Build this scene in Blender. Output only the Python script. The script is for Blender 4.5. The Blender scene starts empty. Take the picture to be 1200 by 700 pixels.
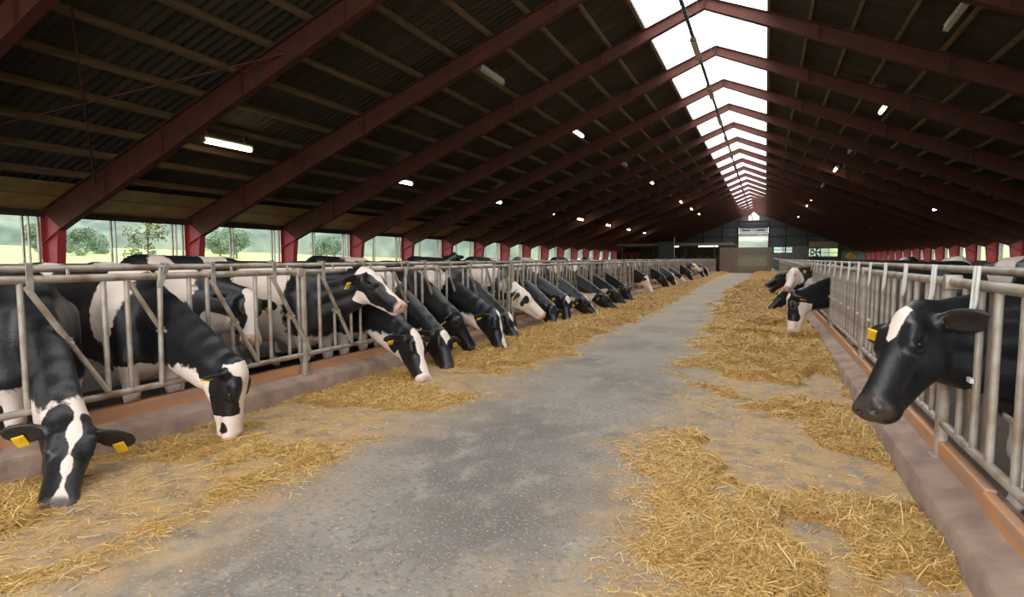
import bpy, bmesh, math, random
import numpy as np
from mathutils import Vector, Matrix

# ---------------------------------------------------------------- camera, world, light, exposure
sc = bpy.context.scene
col = sc.collection
sc.view_settings.view_transform = 'Standard'
sc.view_settings.look = 'None'
sc.view_settings.gamma = 1.0
sc.view_settings.use_curve_mapping = False
sc.view_settings.exposure = 0.0
EYE = Vector((0, 0, 1.3))
FPX, YAW, PITCH = 700.0, math.radians(22.198), math.radians(4.452)
cam = bpy.data.cameras.new('camera'); camo = bpy.data.objects.new('camera', cam); col.objects.link(camo)
cam.sensor_fit = 'HORIZONTAL'; cam.sensor_width = 36.0; cam.lens = FPX / 1200 * 36
cam.shift_x = -(610.5 - 600) / 1200; cam.shift_y = (357.5 - 350) / 1200
cam.clip_start = 0.05; cam.clip_end = 2000
camo.location = EYE
camo.rotation_euler = (math.pi / 2 - PITCH, 0, YAW)
sc.camera = camo

world = bpy.data.worlds.new('overcast_sky'); sc.world = world; world.use_nodes = True
wt = world.node_tree; wt.nodes.clear()
WORLD_STRENGTH = 5.5
def wn(t, **k):
    n = wt.nodes.new(t)
    for a, b in k.items(): setattr(n, a, b)
    return n
w_tc = wn('ShaderNodeTexCoord'); w_sep = wn('ShaderNodeSeparateXYZ'); w_ramp = wn('ShaderNodeValToRGB')
w_noise = wn('ShaderNodeTexNoise'); w_noise.inputs['Scale'].default_value = 5.0; w_noise.inputs['Detail'].default_value = 5
w_mix = wn('ShaderNodeMix', data_type='RGBA'); w_bg = wn('ShaderNodeBackground'); w_out = wn('ShaderNodeOutputWorld')
w_map = wn('ShaderNodeMapping'); w_map.inputs['Scale'].default_value = (1, 1, 3.5)
wt.links.new(w_tc.outputs['Generated'], w_sep.inputs[0]); wt.links.new(w_sep.outputs['Z'], w_ramp.inputs[0])
wt.links.new(w_tc.outputs['Generated'], w_map.inputs[0]); wt.links.new(w_map.outputs[0], w_noise.inputs['Vector'])
cr = w_ramp.color_ramp; cr.elements[0].position = 0.0; cr.elements[0].color = (.40, .45, .46, 1)
cr.elements[1].position = 0.5; cr.elements[1].color = (1, 1, 1, 1)
e = cr.elements.new(0.08); e.color = (.60, .66, .70, 1)
w_cl = wn('ShaderNodeMapRange'); w_cl.inputs[1].default_value = .45; w_cl.inputs[2].default_value = .68
wt.links.new(w_noise.outputs['Fac'], w_cl.inputs[0]); wt.links.new(w_cl.outputs[0], w_mix.inputs['Factor'])
wt.links.new(w_ramp.outputs[0], w_mix.inputs['A']); w_mix.inputs['B'].default_value = (1, 1, 1, 1)
wt.links.new(w_mix.outputs['Result'], w_bg.inputs['Color']); w_bg.inputs['Strength'].default_value = WORLD_STRENGTH
wt.links.new(w_bg.outputs[0], w_out.inputs[0])

# barn dimensions (metres): aisle runs along +Y, camera at the origin
XL, XR, XRIDGE, ZRIDGE, SLOPE = -15.43, 12.23, -1.6, 7.8, 0.39
Y0, YEND, BAY, YF0 = -6.0, 67.7, 3.675, 12.39
KERB_L, KERB_R, FENCE_L, FENCE_R = -4.0, 0.78, -4.14, 0.96
PITFLOOR = -0.15

# added fill light behind the camera, just outside the end left open for light
al = bpy.data.lights.new('open_end_fill_light', 'AREA'); al.shape = 'RECTANGLE'; al.size = 12.0; al.size_y = 4.4; al.energy = 380; al.color = (1, .98, .95)
alo = bpy.data.objects.new('open_end_fill_light', al); col.objects.link(alo)
alo.location = (-2.0, Y0 - 1.0, 2.6); alo.rotation_euler = (math.radians(84), 0, 0)

# ---------------------------------------------------------------- helpers
rnd = random.Random(7); rng = np.random.default_rng(11)

def mat(name, c, rough=.7, metal=0.0, c2=None, scale=8.0, detail=5.0, bump=0.0, bscale=None, lo=.35, hi=.65, stretch=None, spec=.5, coord='Object'):
    m = bpy.data.materials.new(name); m.use_nodes = True; nt = m.node_tree; b = nt.nodes['Principled BSDF']
    b.inputs['Base Color'].default_value = (*c, 1); b.inputs['Roughness'].default_value = rough; b.inputs['Metallic'].default_value = metal
    b.inputs['Specular IOR Level'].default_value = spec
    if c2 is not None or bump:
        tc = nt.nodes.new('ShaderNodeTexCoord'); src = tc.outputs[coord]
        if stretch:
            mp = nt.nodes.new('ShaderNodeMapping'); mp.inputs['Scale'].default_value = stretch
            nt.links.new(src, mp.inputs[0]); src = mp.outputs[0]
        nz = nt.nodes.new('ShaderNodeTexNoise'); nz.inputs['Scale'].default_value = scale; nz.inputs['Detail'].default_value = detail
        nt.links.new(src, nz.inputs['Vector'])
        if c2 is not None:
            mr = nt.nodes.new('ShaderNodeMapRange'); mr.inputs[1].default_value = lo; mr.inputs[2].default_value = hi
            mx = nt.nodes.new('ShaderNodeMix'); mx.data_type = 'RGBA'
            mx.inputs['A'].default_value = (*c, 1); mx.inputs['B'].default_value = (*c2, 1)
            nt.links.new(nz.outputs['Fac'], mr.inputs[0]); nt.links.new(mr.outputs[0], mx.inputs['Factor'])
            nt.links.new(mx.outputs['Result'], b.inputs['Base Color'])
        if bump:
            bp = nt.nodes.new('ShaderNodeBump'); bp.inputs['Strength'].default_value = bump; bp.inputs['Distance'].default_value = .02
            if bscale:
                n2 = nt.nodes.new('ShaderNodeTexNoise'); n2.inputs['Scale'].default_value = bscale; n2.inputs['Detail'].default_value = 4
                nt.links.new(src, n2.inputs['Vector']); nt.links.new(n2.outputs['Fac'], bp.inputs['Height'])
            else: nt.links.new(nz.outputs['Fac'], bp.inputs['Height'])
            nt.links.new(bp.outputs[0], b.inputs['Normal'])
    return m

def emit(name, c, s):
    m = bpy.data.materials.new(name); m.use_nodes = True; b = m.node_tree.nodes['Principled BSDF']
    b.inputs['Base Color'].default_value = (*c, 1); b.inputs['Emission Color'].default_value = (*c, 1); b.inputs['Emission Strength'].default_value = s
    return m

class MB:
    """collects shapes into one mesh"""
    def __init__(s): s.v = []; s.f = []
    def add(s, v, f):
        k = len(s.v); s.v += [tuple(p) for p in v]; s.f += [tuple(i + k for i in q) for q in f]; return s
    def box(s, x0, x1, y0, y1, z0, z1, bev=0.0):
        if bev:
            b = bmesh.new(); bmesh.ops.create_cube(b, size=1)
            for v in b.verts: v.co = Vector(((x0 + x1) / 2 + v.co.x * (x1 - x0), (y0 + y1) / 2 + v.co.y * (y1 - y0), (z0 + z1) / 2 + v.co.z * (z1 - z0)))
            bmesh.ops.bevel(b, geom=b.edges[:], offset=bev, segments=2, affect='EDGES', profile=.5)
            b.verts.index_update(); r = s.add([v.co[:] for v in b.verts], [[v.index for v in f.verts] for f in b.faces]); b.free(); return r
        v = [(x, y, z) for x in (x0, x1) for y in (y0, y1) for z in (z0, z1)]
        return s.add(v, [(0, 1, 3, 2), (4, 6, 7, 5), (0, 4, 5, 1), (2, 3, 7, 6), (0, 2, 6, 4), (1, 5, 7, 3)])
    def prism(s, poly, axis, a, b):
        """polygon (2-D) extruded along axis from a to b; the polygon lies in the two other axes in x,y,z order"""
        n = len(poly); o = []
        for t in (a, b):
            for (p, q) in poly: o.append({'x': (t, p, q), 'y': (p, t, q), 'z': (p, q, t)}[axis])
        return s.add(o, [tuple(range(n))[::-1], tuple(range(n, 2 * n))] + [(i, (i + 1) % n, n + (i + 1) % n, n + i) for i in range(n)])
    def tube(s, pts, r, seg=10, caps=True):
        pts = [Vector(p) for p in pts]; rs = r if isinstance(r, (list, tuple)) else [r] * len(pts)
        rings = []; up = None
        for i, p in enumerate(pts):
            t = ((pts[min(i + 1, len(pts) - 1)] - pts[max(i - 1, 0)])).normalized()
            if up is None: up = Vector((0, 0, 1)) if abs(t.z) < .9 else Vector((1, 0, 0))
            a = t.cross(up).normalized(); b = a.cross(t).normalized(); up = b
            rings.append([p + (a * math.cos(k * 2 * math.pi / seg) + b * math.sin(k * 2 * math.pi / seg)) * rs[i] for k in range(seg)])
        v = [q for R in rings for q in R]; f = []
        for i in range(len(pts) - 1):
            for k in range(seg): f.append((i * seg + k, i * seg + (k + 1) % seg, (i + 1) * seg + (k + 1) % seg, (i + 1) * seg + k))
        if caps: f.append(tuple(range(seg))[::-1]); f.append(tuple(range((len(pts) - 1) * seg, len(pts) * seg)))
        return s.add(v, f)
    def sweep(s, a, b, w, h, up=(0, 0, 1)):
        """square bar from a to b, w across, h along up"""
        a = Vector(a); b = Vector(b); t = (b - a).normalized(); u = Vector(up); x = t.cross(u).normalized(); u = x.cross(t)
        v = [p + x * (sx * w / 2) + u * (sz * h / 2) for p in (a, b) for sx, sz in ((-1, -1), (1, -1), (1, 1), (-1, 1))]
        return s.add(v, [(0, 1, 2, 3)[::-1], (4, 5, 6, 7), (0, 1, 5, 4), (1, 2, 6, 5), (2, 3, 7, 6), (3, 0, 4, 7)])
    def mesh(s, name, m, smooth=False):
        me = bpy.data.meshes.new(name); me.from_pydata(s.v, [], s.f)
        b = bmesh.new(); b.from_mesh(me); bmesh.ops.recalc_face_normals(b, faces=b.faces); b.to_mesh(me); b.free()
        me.materials.append(m)
        if smooth:
            me.polygons.foreach_set('use_smooth', [True] * len(me.polygons))
            try: me.set_sharp_from_angle(angle=math.radians(40))
            except Exception: pass
        me.update(); return me
    def build(s, name, m, parent=None, loc=None, smooth=False):
        return put(name, s.mesh(name, m, smooth), parent, loc)

def put(name, me, parent=None, loc=None, rot=None):
    o = bpy.data.objects.new(name, me); col.objects.link(o)
    if parent is not None: o.parent = parent
    if loc is not None: o.location = loc
    if rot is not None: o.rotation_euler = rot
    return o

def tag(o, label=None, cat=None, group=None, kind=None):
    for k, v in (('label', label), ('category', cat), ('group', group), ('kind', kind)):
        if v: o[k] = v
    return o

def thing(name, label, cat, loc=(0, 0, 0), group=None, kind=None, rz=0.0):
    o = put(name, None, None, loc, (0, 0, rz)); return tag(o, label, cat, group, kind)

def copy_tree(o, parent=None):
    c = o.copy(); col.objects.link(c)
    if parent is not None: c.parent = parent
    for ch in list(o.children): copy_tree(ch, c)
    return c

ORD = ['first', 'second', 'third', 'fourth', 'fifth', 'sixth', 'seventh', 'eighth', 'ninth', 'tenth', 'eleventh', 'twelfth', 'thirteenth', 'fourteenth',
       'fifteenth', 'sixteenth', 'seventeenth', 'eighteenth', 'nineteenth', 'twentieth', 'twenty-first', 'twenty-second', 'twenty-third', 'twenty-fourth', 'twenty-fifth',
       'twenty-sixth', 'twenty-seventh', 'twenty-eighth', 'twenty-ninth', 'thirtieth']

def vnoise(x, y, seed=0):
    """2-D value noise, vectorised, 0..1"""
    x = np.asarray(x, float); y = np.asarray(y, float); xi = np.floor(x).astype(np.int64); yi = np.floor(y).astype(np.int64); fx = x - xi; fy = y - yi
    fx = fx * fx * (3 - 2 * fx); fy = fy * fy * (3 - 2 * fy)
    def h(a, b):
        n = (a * 374761393 + b * 668265263 + seed * 144665) & 0xffffffff; n = ((n ^ (n >> 13)) * 1274126177) & 0xffffffff
        return ((n ^ (n >> 16)) & 0xffff) / 65535.0
    return (h(xi, yi) * (1 - fx) + h(xi + 1, yi) * fx) * (1 - fy) + (h(xi, yi + 1) * (1 - fx) + h(xi + 1, yi + 1) * fx) * fy
def fbm(x, y, seed=0, o=4):
    t = 0; a = .5
    for i in range(o): t = t + a * vnoise(x * 2 ** i, y * 2 ** i, seed + i); a *= .5
    return t
def sstep(a, b, x):
    t = np.clip((np.asarray(x, float) - a) / (b - a), 0, 1); return t * t * (3 - 2 * t)

def big_mesh(name, v, f, m, smooth=True):
    v = np.asarray(v, np.float32); f = np.asarray(f, np.int32); me = bpy.data.meshes.new(name); n = f.shape[1]
    me.vertices.add(len(v)); me.vertices.foreach_set('co', v.ravel())
    me.loops.add(f.size); me.loops.foreach_set('vertex_index', f.ravel())
    me.polygons.add(len(f)); me.polygons.foreach_set('loop_start', np.arange(0, f.size, n, dtype=np.int32))
    try: me.polygons.foreach_set('loop_total', np.full(len(f), n, np.int32))
    except Exception: pass
    me.update(calc_edges=True); me.validate()
    me.materials.append(m)
    if smooth: me.polygons.foreach_set('use_smooth', np.ones(len(me.polygons), bool))
    return me

# ---------------------------------------------------------------- materials
M_rust = mat('weathered_red_steel', (.105, .025, .019), .65, c2=(.060, .024, .015), scale=3, spec=.3)
M_red = mat('red_painted_column', (.42, .035, .05), .5, c2=(.36, .03, .04), scale=4)
M_timber = mat('purlin_timber', (.19, .115, .06), .8, c2=(.12, .07, .04), scale=3, stretch=(6, .6, 6), bump=.2)
M_board = mat('yellow_brown_soffit_board', (.30, .185, .055), .75, c2=(.20, .115, .03), scale=1.6, stretch=(1, 1, 1))
M_fascia = mat('dark_fascia_timber', (.05, .034, .024), .8, c2=(.03, .022, .016), scale=5)
M_sheet = mat('brown_fibre_cement_sheet', (.066, .048, .034), .85, c2=(.036, .027, .021), scale=1.3, detail=7, stretch=(.5, 3, .5))
M_galv = mat('galvanised_steel', (.42, .40, .36), .5, .4, c2=(.25, .20, .16), scale=7, detail=8, lo=.45, hi=.75, bump=.05)
M_rustpipe = mat('galvanised_pipe_with_rust', (.42, .375, .32), .55, .3, c2=(.24, .145, .085), scale=6, detail=8, lo=.45, hi=.70, bump=.05)
M_darkpipe = mat('dull_worn_steel_bar', (.20, .155, .12), .6, .2, c2=(.12, .085, .065), scale=8, detail=8)
M_kerb = mat('feed_kerb_concrete', (.36, .255, .195), .85, c2=(.23, .155, .125), scale=5, detail=8, bump=.35, bscale=25)
M_wood = mat('kerb_board_timber', (.58, .28, .125), .75, c2=(.45, .26, .17), scale=2.2, stretch=(5, 1, 8), bump=.25, lo=.4, hi=.6)
M_woodgrey = mat('grey_weathered_board', (.25, .19, .145), .85, c2=(.17, .125, .095), scale=2.4, stretch=(9, 1, .7), bump=.2)
M_wall = mat('brown_lower_wall', (.16, .10, .07), .85, c2=(.11, .075, .055), scale=2)
M_block = mat('grey_concrete_blockwork', (.22, .21, .19), .9, c2=(.16, .15, .14), scale=2)
M_clad = mat('dark_green_metal_cladding', (.07, .08, .075), .5, c2=(.05, .06, .058), scale=2)
M_dark = mat('dark_painted_metal', (.02, .02, .02), .5)
M_white = mat('white_painted_metal', (.62, .60, .56), .5)
M_tube = emit('lit_fluorescent_tube', (1.0, .86, .50), 12.0)
M_house = mat('grey_lamp_housing', (.42, .38, .32), .5, c2=(.3, .27, .22), scale=6)
M_lampoff = mat('dusty_unlit_diffuser', (.48, .42, .34), .5)
M_yellow = mat('yellow_plastic_tag', (.85, .52, .02), .4)
M_eye = mat('dark_wet_eye', (.012, .008, .008), .08)
M_pit = mat('dark_slatted_yard_floor', (.10, .075, .055), .8, c2=(.055, .04, .032), scale=3, detail=7, bump=.3)

def floor_material():
    m = bpy.data.materials.new('feed_passage_concrete'); m.use_nodes = True; nt = m.node_tree; N = nt.nodes; L = nt.links; b = N['Principled BSDF']
    tc = N.new('ShaderNodeTexCoord'); P = tc.outputs['Object']
    def noise(s, d=6, st=None, seed=0):
        n = N.new('ShaderNodeTexNoise'); n.inputs['Scale'].default_value = s; n.inputs['Detail'].default_value = d
        mp = N.new('ShaderNodeMapping'); mp.inputs['Scale'].default_value = st or (1, 1, 1); mp.inputs['Location'].default_value = (seed, seed * 2, 0)
        L.new(P, mp.inputs[0]); L.new(mp.outputs[0], n.inputs['Vector']); return n.outputs['Fac']
    def rng_(v, a, c, o0=0, o1=1):
        r = N.new('ShaderNodeMapRange'); r.interpolation_type = 'SMOOTHSTEP'
        for i, q in enumerate((a, c, o0, o1)): r.inputs[i + 1].default_value = q
        L.new(v, r.inputs[0]); return r.outputs[0]
    def mix(f, A, B):
        x = N.new('ShaderNodeMix'); x.data_type = 'RGBA'; L.new(f, x.inputs['Factor'])
        for k, q in (('A', A), ('B', B)):
            if isinstance(q, tuple): x.inputs[k].default_value = (*q, 1)
            else: L.new(q, x.inputs[k])
        return x.outputs['Result']
    def math_(op, a, c):
        x = N.new('ShaderNodeMath'); x.operation = op
        for i, q in enumerate((a, c)):
            if isinstance(q, (int, float)): x.inputs[i].default_value = q
            else: L.new(q, x.inputs[i])
        return x.outputs[0]
    sep = N.new('ShaderNodeSeparateXYZ'); L.new(P, sep.inputs[0]); X = sep.outputs['X']
    base = mix(rng_(noise(.9, 6), .38, .62), (.27, .235, .20), (.150, .132, .118))
    base = mix(rng_(noise(5, 10, (1, .6, 1), 3), .46, .74), base, (.31, .275, .23))
    base = mix(rng_(noise(26, 8, seed=4), .50, .68), base, (.16, .142, .125))
    base = mix(rng_(noise(55, 6, seed=6), .56, .68), base, (.36, .32, .265))
    wob = math_('MULTIPLY', math_('SUBTRACT', noise(1.3, 6, seed=5), .5), 1.5)
    xx = math_('ADD', X, wob)
    l = rng_(xx, -1.85, -3.0); r = rng_(xx, -1.3, -.1)
    tan = math_('MAXIMUM', l, r)
    tan = math_('MULTIPLY', tan, rng_(noise(6, 8, seed=9), .25, .60))
    base = mix(tan, base, (.46, .31, .16))
    far_ = math_('MULTIPLY', rng_(sep.outputs['Y'], 4.5, 15), rng_(noise(1.6, 7, (1, .5, 1), 8), .25, .6, .25, .8))
    base = mix(far_, base, (.40, .325, .235))
    flk = rng_(noise(95, 3, seed=2), .64, .70)
    zone = rng_(noise(2.2, 5, seed=7), .4, .65)
    flk = math_('MULTIPLY', flk, math_('MAXIMUM', math_('MULTIPLY', zone, .8), tan))
    base = mix(flk, base, (.55, .43, .27))
    L.new(base, b.inputs['Base Color']); b.inputs['Roughness'].default_value = .8
    bp = N.new('ShaderNodeBump'); bp.inputs['Strength'].default_value = .25; bp.inputs['Distance'].default_value = .012
    L.new(noise(30, 6), bp.inputs['Height']); L.new(bp.outputs[0], b.inputs['Normal'])
    return m
M_floor = floor_material()

def straw_material(name, c1, c2, c3):
    m = bpy.data.materials.new(name); m.use_nodes = True; nt = m.node_tree; N = nt.nodes; L = nt.links; b = N['Principled BSDF']
    g = N.new('ShaderNodeNewGeometry'); r = N.new('ShaderNodeValToRGB'); cr = r.color_ramp
    cr.elements[0].color = (*c1, 1); cr.elements[1].color = (*c3, 1); e = cr.elements.new(.6); e.color = (*c2, 1)
    L.new(g.outputs['Random Per Island'], r.inputs[0]); L.new(r.outputs[0], b.inputs['Base Color']); b.inputs['Roughness'].default_value = .6
    return m
M_blade = straw_material('straw_blades', (.42, .225, .05), (.62, .375, .10), (.84, .62, .29))
M_straw = mat('matted_feed_straw', (.52, .305, .085), .9, c2=(.31, .165, .042), scale=26, detail=9, bump=1.0, bscale=60, lo=.38, hi=.62)

def pane_material(name, tint, gloss, transl=None):
    m = bpy.data.materials.new(name); m.use_nodes = True; nt = m.node_tree; N = nt.nodes; L = nt.links
    N.remove(N['Principled BSDF']); out = N['Material Output']
    t = N.new('ShaderNodeBsdfTransparent'); t.inputs[0].default_value = (*tint, 1)
    g = N.new('ShaderNodeBsdfGlossy' if transl is None else 'ShaderNodeBsdfTranslucent'); g.inputs[0].default_value = (.9, .9, .9, 1)
    if transl is None: g.inputs['Roughness'].default_value = .05
    x = N.new('ShaderNodeMixShader'); x.inputs[0].default_value = gloss if transl is None else transl
    L.new(t.outputs[0], x.inputs[1]); L.new(g.outputs[0], x.inputs[2]); L.new(x.outputs[0], out.inputs[0])
    return m
M_glass = pane_material('clear_window_pane', (.93, .97, .96), .05)
M_sky = pane_material('translucent_ridge_sheet', (.96, .97, .98), 0, .45)

def coat_material():
    m = bpy.data.materials.new('cow_coat'); m.use_nodes = True; nt = m.node_tree; N = nt.nodes; L = nt.links; b = N['Principled BSDF']
    a = N.new('ShaderNodeAttribute'); a.attribute_name = 'coat'; s = N.new('ShaderNodeSeparateColor'); L.new(a.outputs['Color'], s.inputs[0])
    tc = N.new('ShaderNodeTexCoord'); nz = N.new('ShaderNodeTexNoise'); nz.inputs['Scale'].default_value = 22; nz.inputs['Detail'].default_value = 6
    L.new(tc.outputs['Object'], nz.inputs['Vector'])
    ad = N.new('ShaderNodeMath'); ad.operation = 'MULTIPLY_ADD'; L.new(nz.outputs['Fac'], ad.inputs[0]); ad.inputs[1].default_value = .22; L.new(s.outputs[0], ad.inputs[2])
    mr = N.new('ShaderNodeMapRange'); mr.interpolation_type = 'SMOOTHSTEP'; mr.inputs[1].default_value = .585; mr.inputs[2].default_value = .64; L.new(ad.outputs[0], mr.inputs[0])
    n2 = N.new('ShaderNodeTexNoise'); n2.inputs['Scale'].default_value = 3; L.new(tc.outputs['Object'], n2.inputs['Vector'])
    def mix(f, A, B):
        x = N.new('ShaderNodeMix'); x.data_type = 'RGBA'; L.new(f, x.inputs['Factor'])
        for k, q in (('A', A), ('B', B)):
            if isinstance(q, tuple): x.inputs[k].default_value = (*q, 1)
            else: L.new(q, x.inputs[k])
        return x.outputs['Result']
    white = mix(n2.outputs['Fac'], (.80, .70, .62), (.72, .57, .48))
    blk = mix(n2.outputs['Fac'], (.006, .006, .008), (.014, .013, .014))
    c = mix(mr.outputs[0], blk, white)
    c = mix(s.outputs[1], c, (.46, .25, .20)); c = mix(s.outputs[2], c, (.055, .042, .036))
    L.new(c, b.inputs['Base Color']); b.inputs['Roughness'].default_value = .40; b.inputs['Specular IOR Level'].default_value = .42
    bp = N.new('ShaderNodeBump'); bp.inputs['Strength'].default_value = .22; bp.inputs['Distance'].default_value = .012
    n3 = N.new('ShaderNodeTexNoise'); n3.inputs['Scale'].default_value = 60; n3.inputs['Detail'].default_value = 3; L.new(tc.outputs['Object'], n3.inputs['Vector'])
    L.new(n3.outputs['Fac'], bp.inputs['Height']); L.new(bp.outputs[0], b.inputs['Normal'])
    return m
M_coat = coat_material()
# ---------------------------------------------------------------- setting: floors, kerbs, walls
YEND = YF0 + BAY * 20 + .2
ZS = lambda x: ZRIDGE - SLOPE * abs(x - XRIDGE)          # top of the rafters
def struct(name, mb, m, smooth=False, parent=None):
    o = mb.build(name, m, parent, smooth=smooth)
    if parent is None: o['kind'] = 'structure'
    return o
struct('floor', MB().box(KERB_L - .02, KERB_R + .02, Y0, 57.4, -.3, 0), M_floor)
struct('floor_yard_left', MB().box(XL, KERB_L - .28, Y0, YEND, -.45, PITFLOOR), M_pit)
struct('floor_yard_right', MB().box(KERB_R + .28, XR, Y0, YEND, -.45, PITFLOOR), M_pit)
struct('floor_end_passage', MB().box(KERB_L - .28, KERB_R + .28, 57.4, YEND, -.3, -.002), M_block)
def kerb(name, xf, s, y1):
    sec = [(xf, -.2), (xf, .115), (xf + s * .012, .138), (xf + s * .16, .175), (xf + s * .30, .175), (xf + s * .30, -.3)]
    ys = np.arange(Y0, y1 + .01, .25); v = []; f = []
    for i, y in enumerate(ys):
        for j, (x, z) in enumerate(sec):
            w = (fbm(y * 1.7, j * 3.1, 5, 3) - .45) * .022 if 0 < j < 4 else 0
            v.append((x - s * w, y, z + w * .5))
    n = len(sec)
    for i in range(len(ys) - 1):
        for j in range(n): f.append((i * n + j, i * n + (j + 1) % n, (i + 1) * n + (j + 1) % n, (i + 1) * n + j))
    f += [tuple(range(n)), tuple(range((len(ys) - 1) * n, len(ys) * n))]
    struct(name, MB().add(v, f), M_kerb, True)
kerb('kerb_left', KERB_L, -1, 57.2); kerb('kerb_right', KERB_R, 1, 57.2)
k = 0
for side, xa, xb, y in ((-1, KERB_L - .155, KERB_L - .205, -2.6), (1, KERB_R + .155, KERB_R + .205, -2.6)):
    while y < 57:
        ln = rnd.choice((1.9, 2.6, 3.2)); e = min(y + ln, 57); k += 1; d = rnd.uniform(-.008, .008)
        b = MB().box(min(xa, xb) + d, max(xa, xb) + d, y + .008, e - .008, .155, .265 + rnd.uniform(-.01, .01), .008)
        struct('trim_%d' % k, b, M_wood if y < 14 or rnd.random() < .8 else M_woodgrey); y = e

frames_y = [YF0 + BAY * n for n in range(-5, 21)]
ZW0, ZW1 = 1.15, 2.27
wn_ = 0
for side, xw, s in (('left', XL, -1), ('right', XR, 1)):
    a, b = sorted((xw, xw + s * .2))
    struct('wall_%s' % side, MB().box(a, b, Y0, YEND, -.45, ZW0), M_wall)
    struct('wall_%s_header' % side, MB().box(a, b, Y0, YEND, ZW1, 2.62), M_fascia)
    i0, i1 = sorted((xw - s * .05, xw - s * .0)); 
    struct('beam_%s_eaves' % side, MB().box(i0, i1, Y0, YEND, ZW1 - .02, ZW1 + .2), M_fascia)
    for i in range(len(frames_y) - 1):
        y0, y1 = frames_y[i], frames_y[i + 1]; wn_ += 1
        if side == 'left' and y0 > 63.5:
            struct('wall_left_infill.%03d' % i, MB().box(a, b, y0, y1, ZW0, ZW1), M_clad); continue
        w = put('window_%d' % wn_, None); w['kind'] = 'structure'
        xm = xw + s * .08; f = MB()
        for yy, t in ((y0 + .10, .05), (y0 + 1.55, .035), (y0 + 1.66, .02), (y1 - .42, .035), (y1 - .30, .02), (y1 - .10, .05)): f.box(xm - .03, xm + .03, yy - t / 2, yy + t / 2, ZW0, ZW1)
        f.box(xm - .05, xm + .05, y0, y1, ZW0, ZW0 + .03)
        f.build('window_frame', M_galv, w)
        MB().box(xm - .004, xm + .004, y0 + .05, y1 - .05, ZW0 + .03, ZW1).build('window_pane', M_glass, w)
    # sloping boards between the wall head and the first purlin
    v = []
    xi = xw - s * 1.25
    o = .03
    mb = MB()
    nb = 20
    for i in range(len(frames_y) - 1):
        y0, y1 = frames_y[i] + .01, frames_y[i + 1] - .01
        mb.add([(xw, y0, ZS(xw) + o - .05), (xi, y0, ZS(xi) + o), (xi, y1, ZS(xi) + o), (xw, y1, ZS(xw) + o - .05), (xw, y0, ZS(xw) + o - .03), (xi, y0, ZS(xi) + o + .02), (xi, y1, ZS(xi) + o + .02), (xw, y1, ZS(xw) + o - .03)],
               [(0, 1, 2, 3), (4, 7, 6, 5), (0, 4, 5, 1), (1, 5, 6, 2), (2, 6, 7, 3), (3, 7, 4, 0)])
    struct('ceiling_%s_soffit' % side, mb, M_board)

# roof sheets (corrugated), ridge light, purlins
def corrugated(name, x0, x1, m, dz=.16, amp=.022, pitch=.19, rows=1):
    ph = np.arange(Y0 - .3, YEND + .3, pitch / 4); xs = np.linspace(x0, x1, rows + 1); v = []; f = []
    z = np.sin(np.arange(len(ph)) * math.pi / 2 + .4) * amp; n = len(ph)
    for i, x in enumerate(xs): v += [(x, y, ZS(x) + dz + q) for y, q in zip(ph, z)]
    for i in range(rows):
        b = np.arange(n - 1) + i * n; f += np.stack([b, b + 1, b + 1 + n, b + n], 1).tolist()
    o = put(name, big_mesh(name, v, f, m)); o['kind'] = 'structure'; return o
corrugated('ceiling_left', XRIDGE - 1.50, XL - .5, M_sheet, rows=8)
corrugated('ceiling_right', XRIDGE + 1.50, XR + .5, M_sheet, rows=8)
corrugated('roof_ridge_light_left', XRIDGE, XRIDGE - 1.56, M_sky, .185)
corrugated('roof_ridge_light_right', XRIDGE, XRIDGE + 1.56, M_sky, .185)
th = math.atan(SLOPE)
for s in (-1, 1):
    for kk in range(14):
        x = XRIDGE + s * (1.52 + .893 * kk)
        if abs(x - XRIDGE) > (XRIDGE - XL if s < 0 else XR - XRIDGE) - .1: continue
        z = ZS(x) + .075
        mb = MB().sweep((x, Y0, z), (x, YEND, z), .075, .13, (s * math.sin(th), 0, math.cos(th)))
        struct('purlin_beam', mb, M_timber)

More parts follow.
